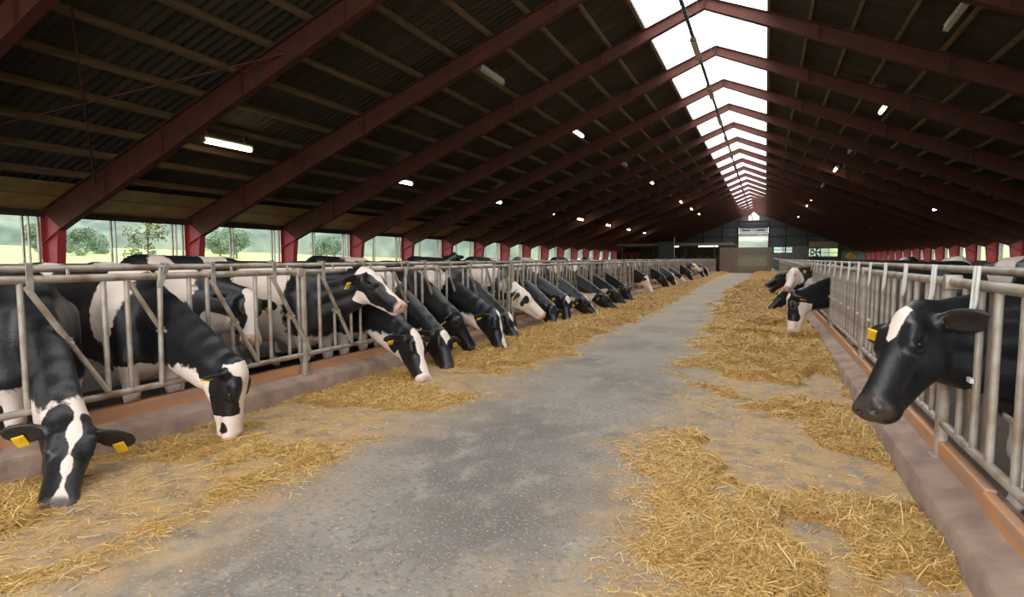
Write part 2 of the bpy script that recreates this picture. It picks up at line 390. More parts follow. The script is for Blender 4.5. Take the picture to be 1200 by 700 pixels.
# portal frames: tapered columns and rafters with flanges and stiffeners
def frame_meshes(s):
    half = (XRIDGE - XL) if s < 0 else (XR - XRIDGE)
    X = lambda dx: XRIDGE + s * dx
    dt = lambda dx: .27 + (.72 - .27) * dx / half                    # rafter depth
    xo = half; cw0, cw1 = .36, .60
    zt = ZRIDGE - SLOPE * xo
    r = MB()
    kx = half - cw1
    top0, top1 = (X(0), ZRIDGE), (X(half), zt)
    bot0, bot1 = (X(0), ZRIDGE - dt(0)), (X(kx), ZRIDGE - SLOPE * kx - dt(kx))
    r.prism([top0, top1, (X(half), zt - .62), bot1, bot0], 'y', -.006, .006)
    up = (s * math.sin(th), 0, math.cos(th))
    r.sweep((top0[0], 0, top0[1] - .007), (top1[0], 0, top1[1] - .007), .17, .014, up)
    r.sweep((bot0[0], 0, bot0[1]), (bot1[0], 0, bot1[1]), .17, .014, up)
    st = []
    for dx in (0.02, 2.6, 5.2, 7.6, 9.8, 11.6):
        m = MB(); x = X(dx); zt_ = ZRIDGE - SLOPE * dx
        for q in (-1, 1):
            a, b = sorted((q * .006, q * .075)); m.box(x - .006, x + .006, a, b, zt_ - dt(dx) + .01, zt_ - .015)
        st.append(m)
    c = MB(); zb = bot1[1]
    c.prism([(X(half), PITFLOOR), (X(half), zt - .05), (X(kx), zb + .02), (X(half - cw0), PITFLOOR)], 'y', -.010, .010)
    c.sweep((X(half) - s * .008, 0, PITFLOOR), (X(half) - s * .008, 0, zt - .05), .19, .014, (s, 0, 0))
    c.sweep((X(half - cw0), 0, PITFLOOR), (X(kx), 0, zb + .02), .19, .014, (s, 0, 0))
    c.sweep((X(kx), 0, zb), (X(half), 0, zb - .28), .17, .012, (0, 0, 1))
    c.box(X(half) - (.5 if s > 0 else -.0), X(half) + (0 if s > 0 else .5), -.14, .14, PITFLOOR, PITFLOOR + .025)
    return r.mesh('rafter', M_rust), c.mesh('column', M_red), [m.mesh('stiffener', M_rust) for m in st]
FM = {s: frame_meshes(s) for s in (-1, 1)}
for i, y in enumerate(frames_y):
    t = put('portal_frame_beam', None, None, (0, y, 0)); t['kind'] = 'structure'
    for s in (-1, 1):
        r, c, st = FM[s]; ro = put('rafter', r, t); put('column', c, t)
        if y < 45:
            for m in st: put('stiffener', m, ro)
# wind bracing rods between the two nearest left frames
for a, b in (((-13.6, 5.04), (-8.2, 8.715)), ((-8.2, 5.04), (-13.6, 8.715)), ((-8.2, 5.04), (-3.2, 8.715))):
    struct('brace_beam', MB().tube([(a[0], a[1], ZS(a[0]) - .22), (b[0], b[1], ZS(b[0]) - .22)], .016, 8), M_rust)

# far gable wall with its openings
ye = YEND
def gz(x): return ZS(x) + .12
def gable(mb, x0, x1, z0=-.3):
    pts = [(x0, z0), (x1, z0), (x1, gz(x1))] + ([(XRIDGE, gz(XRIDGE))] if x0 < XRIDGE < x1 else []) + [(x0, gz(x0))]
    mb.prism(pts, 'y', ye, ye + .15)
g = MB()
gable(g, XL, -3.45); gable(g, .28, 1.0); gable(g, 3.2, 5.2); gable(g, 8.5, XR)
gable(g, 1.0, 3.2, 2.78); g.box(1.0, 3.2, ye, ye + .15, -.3, 2.06)
gable(g, 5.2, 8.5, 3.46); g.box(5.2, 8.5, ye, ye + .15, -.3, 1.52)
g.box(-3.45, .28, ye, ye + .15, 5.45, 6.4)
for x0, x1 in ((-3.45, -2.25), (-.95, .28)): gable(g, x0, x1, 6.4)
g.prism([(-2.25, 6.9), (-1.6, 7.5), (-.95, 6.9), (-.95, gz(-.95)), (-1.6, gz(-1.6)), (-2.25, gz(-2.25))], 'y', ye, ye + .15)
struct('wall_end', g, M_clad)
rl = MB()
for z in (1.6, 2.9, 4.2, 5.5):
    for x0, x1 in ((XL, -3.6), (.4, XR)):
        d = (z - ZRIDGE) / -SLOPE; x0_, x1_ = max(x0, XRIDGE - d + .3), min(x1, XRIDGE + d - .3)
        if x1_ > x0_ and not (x0 > 0 and z < 3.5): rl.box(x0_, x1_, ye - .1, ye - .001, z - .06, z + .06)
for x in (-13, -10.5, -8, -5.5, 2.4, 4.9, 8.8, 10.4): rl.box(x - .08, x + .08, ye - .12, ye - .001, 0, ZS(x) - .1)
struct('wall_end_rails', rl, M_dark)
struct('wall_end_blockwork', MB().box(.45, 5.1, ye - .16, ye - .122, -.1, 1.95).box(8.9, XR, ye - .16, ye - .122, -.1, 2.2).box(3.3, 5.1, ye - .16, ye - .122, 1.95, 2.9).box(-9, -3.7, ye - .16, ye - .122, -.1, 1.6), M_block)
wv = put('window_61', None); wv['kind'] = 'structure'
MB().prism([(-2.25, 6.4), (-.95, 6.4), (-.95, 6.9), (-1.6, 7.5), (-2.25, 6.9)], 'y', ye + .05, ye + .07).build('window_pane', M_sky, wv)
wv = put('window_62', None); wv['kind'] = 'structure'
MB().box(1.0, 3.2, ye + .05, ye + .06, 2.06, 2.78).build('window_pane', M_glass, wv)
MB().box(1.0, 3.2, ye + .02, ye + .10, 2.38, 2.44).box(2.07, 2.15, ye + .02, ye + .1, 2.06, 2.78).build('window_frame', M_dark, wv)
wv = put('window_63', None); wv['kind'] = 'structure'
MB().box(5.2, 8.5, ye + .05, ye + .06, 1.52, 2.6).build('window_pane', M_glass, wv)
MB().box(5.2, 8.5, ye + .03, ye + .09, 1.52, 1.58).box(5.2, 8.5, ye + .03, ye + .09, 2.0, 2.05).box(7.5, 7.56, ye + .03, ye + .09, 1.52, 2.6).build('window_frame', M_white, wv)
MB().box(5.2, 8.5, ye - .02, ye + .04, 2.56, 3.46).build('window_blind', mat('cream_blind', (.33, .30, .22), .8), wv)
dr = put('door_1', None); dr['kind'] = 'structure'
sh = MB()
for i in range(6): sh.box(-3.4, .23, ye - .06, ye + .02, 4.24 + i * .2, 4.43 + i * .2, .012)
sh.build('door_shutter', mat('pale_shutter_slats', (.42, .41, .40), .6), dr)
MB().box(-3.0, -2.0, ye - .09, ye - .061, 4.98, 5.1).box(-1.2, -.2, ye - .09, ye - .061, 4.98, 5.1).box(-3.4, .23, ye - .3, ye - .061, 5.42, 5.9).build('door_track', M_dark, dr)
MB().box(-3.62, -3.42, ye - .16, ye + .02, 0, 6.3).box(.25, .45, ye - .16, ye + .02, 0, 6.3).box(-3.62, .45, ye - .16, ye + .02, 6.2, 6.36).build('door_frame', M_rust, dr)

# ---------------------------------------------------------------- outside: field, hedge, hills
M_field = mat('pale_green_field', (.19, .235, .07), .95, c2=(.25, .275, .10), scale=.05, detail=8, lo=.4, hi=.6)
M_verge = mat('bare_stony_verge', (.22, .19, .15), .95, c2=(.13, .14, .06), scale=.8, detail=8)
M_leaf = mat('hedge_leaves', (.11, .16, .10), .8, c2=(.18, .23, .16), scale=.5, detail=8)  # pale desaturated green, distance haze put into the leaf colour
M_hill = mat('far_wooded_hill', (.055, .075, .065), .95, c2=(.14, .165, .115), scale=.11, detail=10, lo=.40, hi=.60)  # bluish grey in the colour stands in for haze over the wood
M_bark = mat('grey_brown_bark', (.10, .075, .05), .9)
gx = np.concatenate([np.linspace(-700, -60, 40), np.linspace(-55, 60, 40), np.linspace(70, 700, 40)]); gy = np.concatenate([np.linspace(-60, 140, 60), np.linspace(150, 900, 50)])
GX, GY = np.meshgrid(gx, gy); dist = np.maximum(np.maximum(XL - 4 - GX, GX - XR - 4), np.maximum(GY - YEND - 4, -20 - GY))
GZ = -.5 + sstep(8, 175, dist) * 5.6 + sstep(150, 600, dist) * (8 + 20 * fbm(GX / 160 + 9, GY / 160 + 4, 3)) * .5
nx = len(gx); ii = np.arange(nx - 1); F = np.concatenate([np.stack([ii + j * nx, ii + 1 + j * nx, ii + 1 + (j + 1) * nx, ii + (j + 1) * nx], 1) for j in range(len(gy) - 1)])
o = put('ground', big_mesh('ground', np.stack([GX, GY, GZ], -1).reshape(-1, 3), F, M_field)); o['kind'] = 'structure'
struct('ground_verge', MB().box(XL - 6.5, XL - .25, Y0 - 10, YEND, -.48, -.2).box(XR + .25, XR + 5, Y0 - 10, YEND, -.48, -.2), M_verge)
na, nr = 900, 14; A_ = np.radians(np.linspace(-80, 95, na)); J = np.arange(nr)   # a wooded rise beyond the fields
AA, JJ = np.meshgrid(A_, J, indexing='ij'); RR = 165 + JJ * 6.0
tops = .7 + .6 * fbm(AA * 9 + 3, JJ * 0, 21, 4); crown = .6 * fbm(AA * 70, JJ * 1.2, 8, 4) + .4 * fbm(AA * 14, JJ * .3, 18, 3)
near_ = sstep(math.radians(80), math.radians(64), AA)
HH = np.where(JJ < .5, -7.0, 0.0) + np.sin(np.clip(JJ / 6.0, 0, 1) * math.pi / 2) * (10.5 * near_ + 4.0 * (1 - near_)) * tops * (.45 + .95 * crown)
V_ = np.stack([-np.cos(AA) * RR, np.sin(AA) * RR, 4.6 + HH], -1).reshape(-1, 3); ii = np.arange(nr - 1)
o = put('hills', big_mesh('hills', V_, np.concatenate([np.stack([ii + i * nr, ii + 1 + i * nr, ii + 1 + (i + 1) * nr, ii + (i + 1) * nr], 1) for i in range(na - 1)]), M_hill)); o['kind'] = 'structure'

def leaf_crown(name, r, h, seed, m, parent, n=5200):
    q = np.random.default_rng(seed); k = 9; cen = np.stack([q.uniform(-.55, .55, k) * r, q.uniform(-.55, .55, k) * r, q.uniform(-.45, .5, k) * h], 1); rad = r * q.uniform(.35, .6, k)
    c = q.integers(0, k, n); d = q.normal(0, 1, (n, 3)); d /= np.linalg.norm(d, axis=1)[:, None]
    p = cen[c] + d * (rad[c] * q.uniform(.7, 1.08, n))[:, None]; a = q.normal(0, 1, (n, 3)); a /= np.linalg.norm(a, axis=1)[:, None]; b = np.cross(a, d + q.normal(0, .5, (n, 3))); b /= np.linalg.norm(b, axis=1)[:, None] + 1e-9
    sz = q.uniform(.10, .26, n)[:, None]; V = np.stack([p - a * sz, p + b * sz * .6, p + a * sz, p - b * sz * .6], 1).reshape(-1, 3); F = np.arange(4 * n).reshape(-1, 4)
    return put(name, big_mesh(name, V, F, m, False), parent)
protos = []
q = random.Random(5)
TP = [(-88 - (i % 3) * 10 - q.uniform(0, 3), -6 + i * 9.5 + q.uniform(-2, 2)) for i in range(16)]
HT = ['tall', 'broad', 'low', 'ragged']
for i, (x, y) in enumerate(TP):
    if i < 4:
        t = thing('hedge_tree', '', 'tree', (x, y, 1.2), 'hedge trees across the field')
        cw = leaf_crown('crown', 3.0, 3.2, 40 + i, M_leaf, t); cw.location = (0, 0, 3.4)
        MB().tube([(0, 0, 0), (.1, 0, 1.6), (0, .1, 3.4)], [.22, .17, .1], 8).build('trunk', M_bark, t, smooth=True); protos.append(t)
    else:
        t = copy_tree(protos[i % 4]); t.location = (x, y, 1.2); t.rotation_euler.z = q.uniform(0, 6)
    sc_ = q.uniform(.75, .98); t.scale = (sc_, sc_, sc_); t['label'] = 'bushy grey-green hedge tree across the field, seen through the side windows'

# leafy sapling just outside the second window on the left
t = thing('sapling', 'leafy olive-green sapling just outside the side window behind the cows', 'tree', (-17.0, 12.25, -.2))
q = np.random.default_rng(3); tips = []
st = MB().tube([(0, 0, 0), (.05, .02, 1.2), (0, .08, 2.0), (.08, 0, 3.1)], [.035, .028, .02, .008], 8)
for kk in range(34):
    z = q.uniform(1.0, 3.0); a = q.uniform(0, 6.28); L_ = q.uniform(.35, .75) * (1.15 - .25 * (z - 1))
    p0 = (.04, .04, z); p1 = (.04 + math.cos(a) * L_, .04 + math.sin(a) * L_, z + q.uniform(-.05, .4)); st.tube([p0, p1], [.009, .004], 5); tips += [(p0, p1)] * 44
st.build('stem', M_bark, t, smooth=True)
lv = MB()
for p0, p1 in tips:
    u = q.uniform(.3, 1.05); c = Vector(p0).lerp(Vector(p1), u) + Vector(q.normal(0, .05, 3)); d = Vector(q.normal(0, 1, 3)).normalized(); w = d.cross(Vector(q.normal(0, 1, 3))).normalized(); L_ = q.uniform(.06, .11)
    n_ = d.cross(w) * .012
    lv.add([c, c + d * L_ * .5 + w * .026 + n_, c + d * L_, c + d * L_ * .5 - w * .026 + n_], [(0, 1, 2, 3)])
lv.build('foliage', mat('olive_leaves', (.20, .22, .07), .6, c2=(.12, .13, .05), scale=3), t)
# ---------------------------------------------------------------- feed barriers
PANEL_L, PITCH_L = 2.6, .65
def barrier_parts(pitch, n, s):
    L = pitch * n
    P = {}
    P['post'] = MB().tube([(0, 0, .15), (0, 0, 1.20)], .034, 12).box(-.05, .05, -.05, .05, .15, .175).mesh('post', M_rustpipe, True)
    P['top_rail'] = MB().tube([(0, .0, 1.17), (0, L, 1.17)], .026, 12).box(-.04, .04, L - .09, L - .03, 1.13, 1.21, .006).mesh('top_rail', M_rustpipe, True)
    P['rear_rail'] = MB().tube([(0, 0, 1.232), (0, L, 1.232)], .024, 12).mesh('rear_rail', M_rustpipe, True)
    P['bottom_rail'] = MB().tube([(0, .03, .365), (0, L - .03, .365)], .024, 12).mesh('bottom_rail', M_rustpipe, True)
    P['upright'] = MB().tube([(0, 0, .365), (0, 0, 1.17)], .0175, 10).mesh('upright', M_rustpipe, True)
    P['short_upright'] = MB().tube([(0, 0, .365), (0, 0, .76)], .0175, 10).mesh('short_upright', M_rustpipe, True)
    P['collar'] = MB().tube([(0, 0, -.03), (0, 0, .03)], .028, 12).tube([(-.05, 0, 0), (.05, 0, 0)], .012, 8).mesh('collar', M_rustpipe, True)
    P['hanger'] = MB().tube([(0, 0, 1.17), (0, 0, 1.232)], .012, 8).mesh('hanger', M_galv, True)
    # flat latch bracket hooked over both rails
    P['latch'] = MB().box(.026, .034, -.02, .02, 1.08, 1.27, .003).box(-.03, .03, -.022, .022, 1.262, 1.274, .003).mesh('latch', M_galv, False)
    P['loop_latch'] = MB().tube([(.034, -.028, 1.265), (.04, -.028, 1.10), (.045, -.018, 1.055), (.047, 0, 1.04), (.045, .018, 1.055), (.04, .028, 1.10), (.034, .028, 1.265)], .0085, 8).mesh('loop_latch', M_white, True)
    P['clip'] = MB().box(.016, .035, -.03, .03, .70, .725, .004).mesh('clip', M_white)
    P['wide_upright'] = MB().tube([(0, 0, .365), (0, 0, 1.17)], .028, 10).mesh('wide_upright', M_darkpipe, True)
    return P
def bar_mesh(y0, z0, y1, z1, r, m): return MB().tube([(0, y0, z0), (0, y1, z1)], r, 10).mesh('pivot_bar', m, True)

BL = barrier_parts(PITCH_L, 4, -1)
BAR_OPEN = bar_mesh(.02, 1.13, .47, .40, .019, M_rustpipe); BRACE = bar_mesh(.02, 1.13, .25, .76, .018, M_rustpipe); BAR_SHUT = bar_mesh(.215, .37, .235, 1.20, .019, M_rustpipe)
def panel_left(y, label, shut=()):
    t = thing('feed_barrier', label, 'feed barrier', (FENCE_L, y, 0), 'feed barriers on the side with many cows'); x2 = -.03
    put('post', BL['post'], t, (0, 0, 0))
    put('top_rail', BL['top_rail'], t); put('rear_rail', BL['rear_rail'], t, (-.19, 0, 0)); put('bottom_rail', BL['bottom_rail'], t)
    for k in range(4):
        a = .23 + PITCH_L * k
        put('upright', BL['upright'], t, (0, a, 0)); put('upright', BL['upright'], t, (0, a + .49 if k < 3 else a + .36, 0))
        put('short_upright', BL['short_upright'], t, (x2, a + .26, 0))
        pb = put('pivot_bar', BAR_SHUT if k in shut else BAR_OPEN, t, (.02, a, 0))
        if k in shut: put('brace', BRACE, t, (0, a, 0))
        put('collar', BL['collar'], pb, (-.02, .25, .76))
        lt = put('latch', BL['latch'], t, (0, a + .04, 0))
        if k in shut:                                                  # thrown over to the closed bar, tilted
            lt.location = (.006, a + .245 - 1.15 * math.sin(.42), 1.15 - 1.15 * math.cos(.42)); lt.rotation_euler = (-.42, 0, 0)
        put('hanger', BL['hanger'], t, (-.095, a + .33, 0)).rotation_euler = (0, 0, 0)
    return t
ypanels = [1.95 + PANEL_L * i for i in range(-2, 21)]
shutmap = {2: (1,), 3: (2,), 4: (2, 3), 5: (0, 1, 3), 6: (0, 2), 7: (1, 2)}
for i, y in enumerate(ypanels):
    if i == 0: lab = 'galvanised feed barrier section nearest the open end, beyond the frame on the busy side'
    else: lab = 'rusty galvanised feed barrier on the side with many cows, %s section from the near end' % ORD[i]
    panel_left(y, lab, shutmap.get(i, (1,) if i % 3 else (0, 3)))

PITCH_R = .77; PANEL_R = PITCH_R * 4
BR = barrier_parts(PITCH_R, 4, 1)
def panel_right(y, label):
    t = thing('feed_barrier', label, 'feed barrier', (FENCE_R, y, 0), 'feed barriers on the side with few cows', rz=0.0)
    put('post', BR['post'], t)
    put('top_rail', BR['top_rail'], t); put('rear_rail', BR['rear_rail'], t, (.19, 0, 0)); put('bottom_rail', BR['bottom_rail'], t)
    for k in range(4):
        a = .12 + PITCH_R * k
        for d, kind in ((0, 'wide_upright'), (.26, 'wide_upright'), (.34, 'upright'), (.64, 'upright'), (.10, 'upright')): up_ = put(kind, BR[kind], t, (0 if kind == 'upright' else .03, a + d, 0))
        put('loop_latch', BR['loop_latch'], t, (0, a + .06, 0)).scale = (-1, 1, 1)
        put('clip', BR['clip'], up_).scale = (-1, 1, 1)
    return t
for i, y in enumerate([.93 + PANEL_R * k for k in range(-1, 15)]):
    lab = 'worn steel feed barrier on the side with few cows, %s section from the near end' % ORD[i]
    panel_right(y, lab)
# one loose rail sagging across the passage side beyond the near cows
t = thing('loose_rail', 'pale sagging pipe rail reaching out over the few-cow kerb beyond the white-faced cow', 'rail', (FENCE_R - .06, 16.2, 0))
MB().tube([(0, 0, 1.12), (-.25, 5, 1.2), (-.55, 12, 1.3)], .028, 10).build('pipe', M_rustpipe, t, smooth=True)
MB().tube([(0, 0, .2), (0, 0, 1.15)], .03, 10).build('post', M_rustpipe, t, smooth=True)

# ---------------------------------------------------------------- lamps
hs = MB().box(-.075, .075, -.66, .66, .0, .05, .012).mesh('housing', M_house)
tb_on = MB().tube([(0, -.61, -.04), (0, .61, -.04)], .055, 12).mesh('diffuser', M_tube, True)
tb_off = MB().box(-.06, .06, -.63, .63, -.055, -.001, .02).mesh('diffuser', M_lampoff)
rod_me = MB().tube([(0, 0, .04), (0, 0, .25)], .008, 6).mesh('suspension_rod', M_house)
cp = MB().box(-.05, .05, -.035, .035, -.08, 0, .01).mesh('end_cap', M_house)
rows = [('outer row over the many-cow side', -11.13, [2.9, 10.05, 16.85, 24.2, 31.5, 37.3, 44.7, 51.9, 59.3], ()),
        ('upper row over the many-cow side', -6.27, [13.47, 20.6, 28.0, 35.2, 42.6, 48.3, 55.5, 62], (13.47, 28.0, 42.6)),
        ('upper row over the few-cow side', 3.1, [13.4, 20.55, 28, 33.6, 40.9, 49.9, 55.6, 69.5], (13.4, 28, 40.9)),
        ('outer row over the few-cow side', 7.95, [28, 36.1, 47.3, 55.5], (28, 47.3, 55.5))]
for rn, x, ys, off in rows:
    for i, y in enumerate(ys):
        o = y in off
        t = thing('ceiling_lamp', '%s fluorescent strip lamp on the roof, %s in the %s' % ('unlit' if o else 'glowing', ORD[i], rn), 'lamp', (x, y, ZS(x) - .24), 'strip lamps on the roof purlins')
        t.rotation_euler = (0, math.copysign(th, x - XRIDGE), 0)
        put('housing', hs, t); df_ = put('diffuser', tb_off if o else tb_on, t)
        for q_ in (-.645, .645): put('end_cap', cp, df_, (0, q_, 0))
        for q_ in (-.5, .5): put('suspension_rod', rod_me, t, (0, q_, 0))
# unlit tubes hanging on a chain under the ridge
XC, ZC = -1.55, 5.95
ch = MB(); y = 4.0
link_n = 0
while y < 84:
    st_ = .09 if y < 30 else .3
    if link_n % 2: ch.tube([(XC, y, ZC), (XC, y + st_ * 1.2, ZC)], .02, 6)
    else: ch.box(XC - .036, XC + .036, y, y + st_ * 1.2, ZC - .016, ZC + .016)
    y += st_; link_n += 1
ch = tag(ch.build('hanging_chain', M_dark), 'dark chain running along the barn under the bright ridge light', 'chain')
hang = MB().box(-.06, .06, -.64, .64, -.03, .05, .015).mesh('housing', mat('brown_dusty_housing', (.12, .085, .06), .7))
hd = MB().box(-.045, .045, -.6, .6, -.06, -.03, .01).mesh('diffuser', M_lampoff)
wr = MB().tube([(0, 0, .05), (0, 0, ZRIDGE - ZC - .38)], .006, 6).mesh('hanger_wire', M_dark)
for i in range(19):
    y = 14.0 + BAY * i - BAY
    t = thing('hanging_lamp', 'dull unlit lamp box on the ridge chain, %s from the near end' % ORD[i], 'lamp', (XC, y, ZC - .06), 'unlit lamps on the ridge chain')
    put('diffuser', hd, put('housing', hang, t))
    if i < 10: put('hanger_wire', wr, t)

# ---------------------------------------------------------------- far end of the passage
t = thing('passage_gate', 'tall grey plank wall closing the far end of the feed passage', 'gate', (0, 57.3, 0))
x = -3.84
while x < .38:
    w = .15
    MB().box(x, x + w - .006, -.02, .02, .01, 2.28 + rnd.uniform(-.01, .01), .004).build('plank', M_woodgrey, t); x += w
MB().box(-3.84, .40, .021, .08, .5, .62).box(-3.84, .40, .021, .08, 1.7, 1.82).build('crossbar', M_woodgrey, t)
for xx in (-3.9, -2.75, .44): MB().box(xx - .05, xx + .05, .0, .12, 0, 2.34, .008).build('post', M_rust, t)
t = thing('shed_canopy', 'low flat canopy roof beside the plank wall at the far end', 'canopy', (0, 0, 0))
MB().box(-13.5, -2.75, 58.0, 70, 2.52, 2.62, .02).build('roof_slab', mat('dull_yellow_canopy_board', (.25, .20, .10), .8, c2=(.19, .15, .08), scale=1), t)
MB().box(-13.5, -2.7, 57.9, 57.99, 2.5, 2.72, .01).build('edge_beam', M_woodgrey, t)
for xx in (-13, -10, -7, -4.4): MB().box(xx - .06, xx + .06, 58.0, 58.12, PITFLOOR, 2.52, .006).build('post', M_dark, t)
for i, (xx, lab) in enumerate(((-5.0, 'lit strip lamp under the canopy edge close to the plank wall'), (-8.0, 'small lit strip lamp under the canopy further from the plank wall'))):
    t = thing('canopy_lamp', lab, 'lamp', (xx, 58.6, 2.45)); w = .9 if i == 0 else .35
    MB().box(-w, w, -.06, .06, .02, .07, .01).build('housing', M_house, t); MB().tube([(-w + .04, 0, -.02), (w - .04, 0, -.02)], .045, 10).build('diffuser', M_tube, t, smooth=True)
t = thing('machine_cabinet', 'black tall machine cabinet standing under the canopy among the far cows', 'cabinet', (-8.6, 57.0, PITFLOOR))
MB().box(-.7, .7, -.5, .5, .0, 3.0, .03).build('body', M_dark, t); MB().box(-.6, .1, -.52, -.501, .3, 2.7, .01).box(.15, .6, -.52, -.501, .3, 2.7, .01).build('door', mat('dark_grey_door', (.03, .03, .032), .4), t); cab_door = t.children[-1]
MB().tube([(.08, -.53, 1.3), (.08, -.53, 1.6)], .015, 8).build('handle', M_galv, cab_door); MB().tube([(.78, -.4, 0), (.78, -.4, 3.4)], .05, 10).build('pipe', M_galv, t)
t = thing('milking_stall', 'dark steel milking stall frame between canopy and passage wall', 'milking stall', (-6.2, 62, PITFLOOR))
for xx in np.linspace(-4.0, 2.2, 9): MB().tube([(xx, 0, 0), (xx, 0, 1.4), (xx + .12, 0, 1.62), (xx + .3, 0, 1.66), (xx + .42, 0, 1.5)], .03, 8).build('stall_hoop', M_galv, t, smooth=True)
MB().tube([(-4.2, 0, 1.05), (2.6, 0, 1.05)], .03, 8).tube([(-4.2, 0, 1.4), (2.6, 0, 1.4)], .03, 8).build('stall_rail', M_galv, t, smooth=True)
struct('wall_parlour', MB().box(-13.5, -2.75, 70, 70.15, -.3, 2.5), mat('dim_yellow_green_wall', (.16, .14, .06), .8, c2=(.09, .08, .04), scale=1.2, detail=3))
struct('wall_passage_side', MB().box(KERB_L - .3, KERB_L - .15, 50.5, 57.2, .1, 1.0), M_woodgrey)

# wall fan in front of the far window
t = thing('wall_fan', 'black square-framed wall fan in front of the far end window', 'fan', (5.95, ye - .45, 2.1))
b = MB(); w = .62
for z0, z1, x0, x1 in ((-w, -w + .09, -w, w), (w - .09, w, -w, w), (-w, w, -w, -w + .09), (-w, w, w - .09, w)): b.box(x0, x1, -.14, .14, z0, z1, .01)
b.build('frame', M_dark, t)
ring = [(math.cos(a) * .54, 0, math.sin(a) * .54) for a in np.linspace(0, 2 * math.pi, 33)]; MB().tube(ring, .035, 8).build('shroud', M_dark, t, smooth=True)
for kk in range(5):
    a = kk * 2 * math.pi / 5; ca, sa = math.cos(a), math.sin(a); R = lambda r_, u, d: (r_ * ca - u * sa, d, r_ * sa + u * ca)
    MB().add([R(.08, -.05, -.03), R(.5, -.14, -.06), R(.5, .14, .05), R(.08, .05, .03), R(.08, -.05, -.02), R(.5, -.14, -.05), R(.5, .14, .06), R(.08, .05, .04)], [(0, 1, 2, 3), (7, 6, 5, 4), (0, 4, 5, 1), (1, 5, 6, 2), (2, 6, 7, 3), (3, 7, 4, 0)]).build('blade', M_dark, t)
MB().tube([(0, -.1, 0), (0, .12, 0)], .1, 12).build('hub', M_dark, t, smooth=True)
MB().tube([(0, 0, -w), (0, 0, -2.1)], .04, 8).build('stand_pole', M_dark, t)
# yellow cow brush
t = thing('cow_brush', 'yellow domed cow brush on a post by the far few-cow side', 'brush', (8.1, 70, PITFLOOR))
MB().tube([(0, 0, 0), (0, 0, 2.1)], .05, 10).build('post', M_galv, t, smooth=True)
b = MB(); q = np.random.default_rng(9)
b.tube([(0, 0, 1.45), (0, 0, 1.6), (0, 0, 1.85), (0, 0, 2.05)], [.42, .48, .34, .1], 20)
for kk in range(700):
    a = q.uniform(0, 6.28); z = q.uniform(1.45, 1.98); r0 = np.interp(z, [1.45, 1.6, 1.85, 2.05], [.42, .48, .34, .1]) ; d = Vector((math.cos(a), math.sin(a), q.uniform(-.2, .5))).normalized(); p = Vector((math.cos(a) * r0, math.sin(a) * r0, z))
    w_ = d.cross(Vector((0, 0, 1))).normalized() * .006; b.add([p - w_, p + w_, p + d * .09], [(0, 1, 2)])
b.build('bristles', mat('orange_yellow_bristles', (.75, .36, .02), .6), t)
# timber rail board behind the few-cow side
struct('wall_cubicle_right', MB().box(9.2, 9.3, -4, 60, PITFLOOR, 1.12), M_wall)

# ---------------------------------------------------------------- straw
def edge_L(y): return -2.40 - .30 * sstep(4.5, .5, y) - .5 * sstep(14, 36, y) + (fbm(y * .9, 3.3, 31, 3) - .45) * .5
def edge_R(y): return -.45 - .50 * sstep(2.2, 5.5, y) - .35 * sstep(9, 20, y) + .35 * sstep(22, 40, y) + (fbm(y * .8, 8.8, 77, 3) - .45) * .7
def cover_left(x, y):
    a = sstep(-.25, .7, edge_L(y) - x + (fbm(x * 3, y * 3, 51, 3) - .45) * .5)
    n = fbm(x * 1.6, y * 1.3, 4, 4); thin = sstep(.36, .54, n + .18 * sstep(5.5, 8, y) + .06 * sstep(-3.1, -3.7, x))
    return a * (.14 + .86 * thin)
def cover_right(x, y):
    a = sstep(-.35, .8, x - edge_R(y) + (fbm(x * 3, y * 3, 61, 3) - .45) * .6)
    n = fbm(x * 1.7 + 20, y * 1.45 + .35 * x, 14, 4); cl = sstep(.445, .575, n + .15 * sstep(6.8, 8.2, y) + .035 * sstep(3.6, 2.4, y))
    return a * (.10 + .90 * cl)
def h_left(x, y):
    c = cover_left(x, y); f = fbm(x * 8, y * 8, 9, 3); n = fbm(x * 2.1, y * 1.7, 24, 4)
    wall = .25 + .75 * sstep(-4.0, -3.6, x)
    return sstep(.15, .95, c) * wall * (.016 + .085 * sstep(5.5, 9, y) + .05 * sstep(12, 30, y)) * (.3 + 1.5 * n) + (f - .47) * .045 * c * wall - .005 * (c < .3)
def h_right(x, y):
    c = cover_right(x, y); f = fbm(x * 8 + 3, y * 8, 19, 3); n = fbm(x * 2.3, y * 1.9, 34, 4)
    return sstep(.15, .95, c) * (.032 + .09 * sstep(6, 9, y) + .05 * sstep(14, 30, y)) * (.3 + 1.5 * n) + (f - .47) * .055 * c - .006 * (c < .35)
def heap(name, fn, x0, x1, label):
    ys = [-3.0]
    while ys[-1] < 57.1: ys.append(ys[-1] + (.03 if .8 < ys[-1] < 9 else .12 if ys[-1] < 20 else .3))
    xs = np.arange(x0, x1 + .001, .025); X, Y = np.meshgrid(xs, np.array(ys)); Z = fn(X, Y)
    nx = len(xs); ii = np.arange(nx - 1); F = np.concatenate([np.stack([ii + j * nx, ii + 1 + j * nx, ii + 1 + (j + 1) * nx, ii + (j + 1) * nx], 1) for j in range(len(ys) - 1)])
    F = F[(Z.ravel()[F] > -.002).any(1)]
    V = np.stack([X, Y, Z], -1).reshape(-1, 3); used = np.unique(F); mp = np.full(len(V), -1); mp[used] = np.arange(len(used))
    o = put(name, big_mesh(name, V[used], mp[F], M_straw)); tag(o, label, 'straw', None, 'stuff'); return o
SL = heap('feed_straw', h_left, -3.995, -1.9, 'golden straw windrow strewn along the kerb under the many eating cows')
SR = heap('feed_straw', h_right, -1.6, .775, 'golden straw heaps strewn along the kerb of the few-cow side')
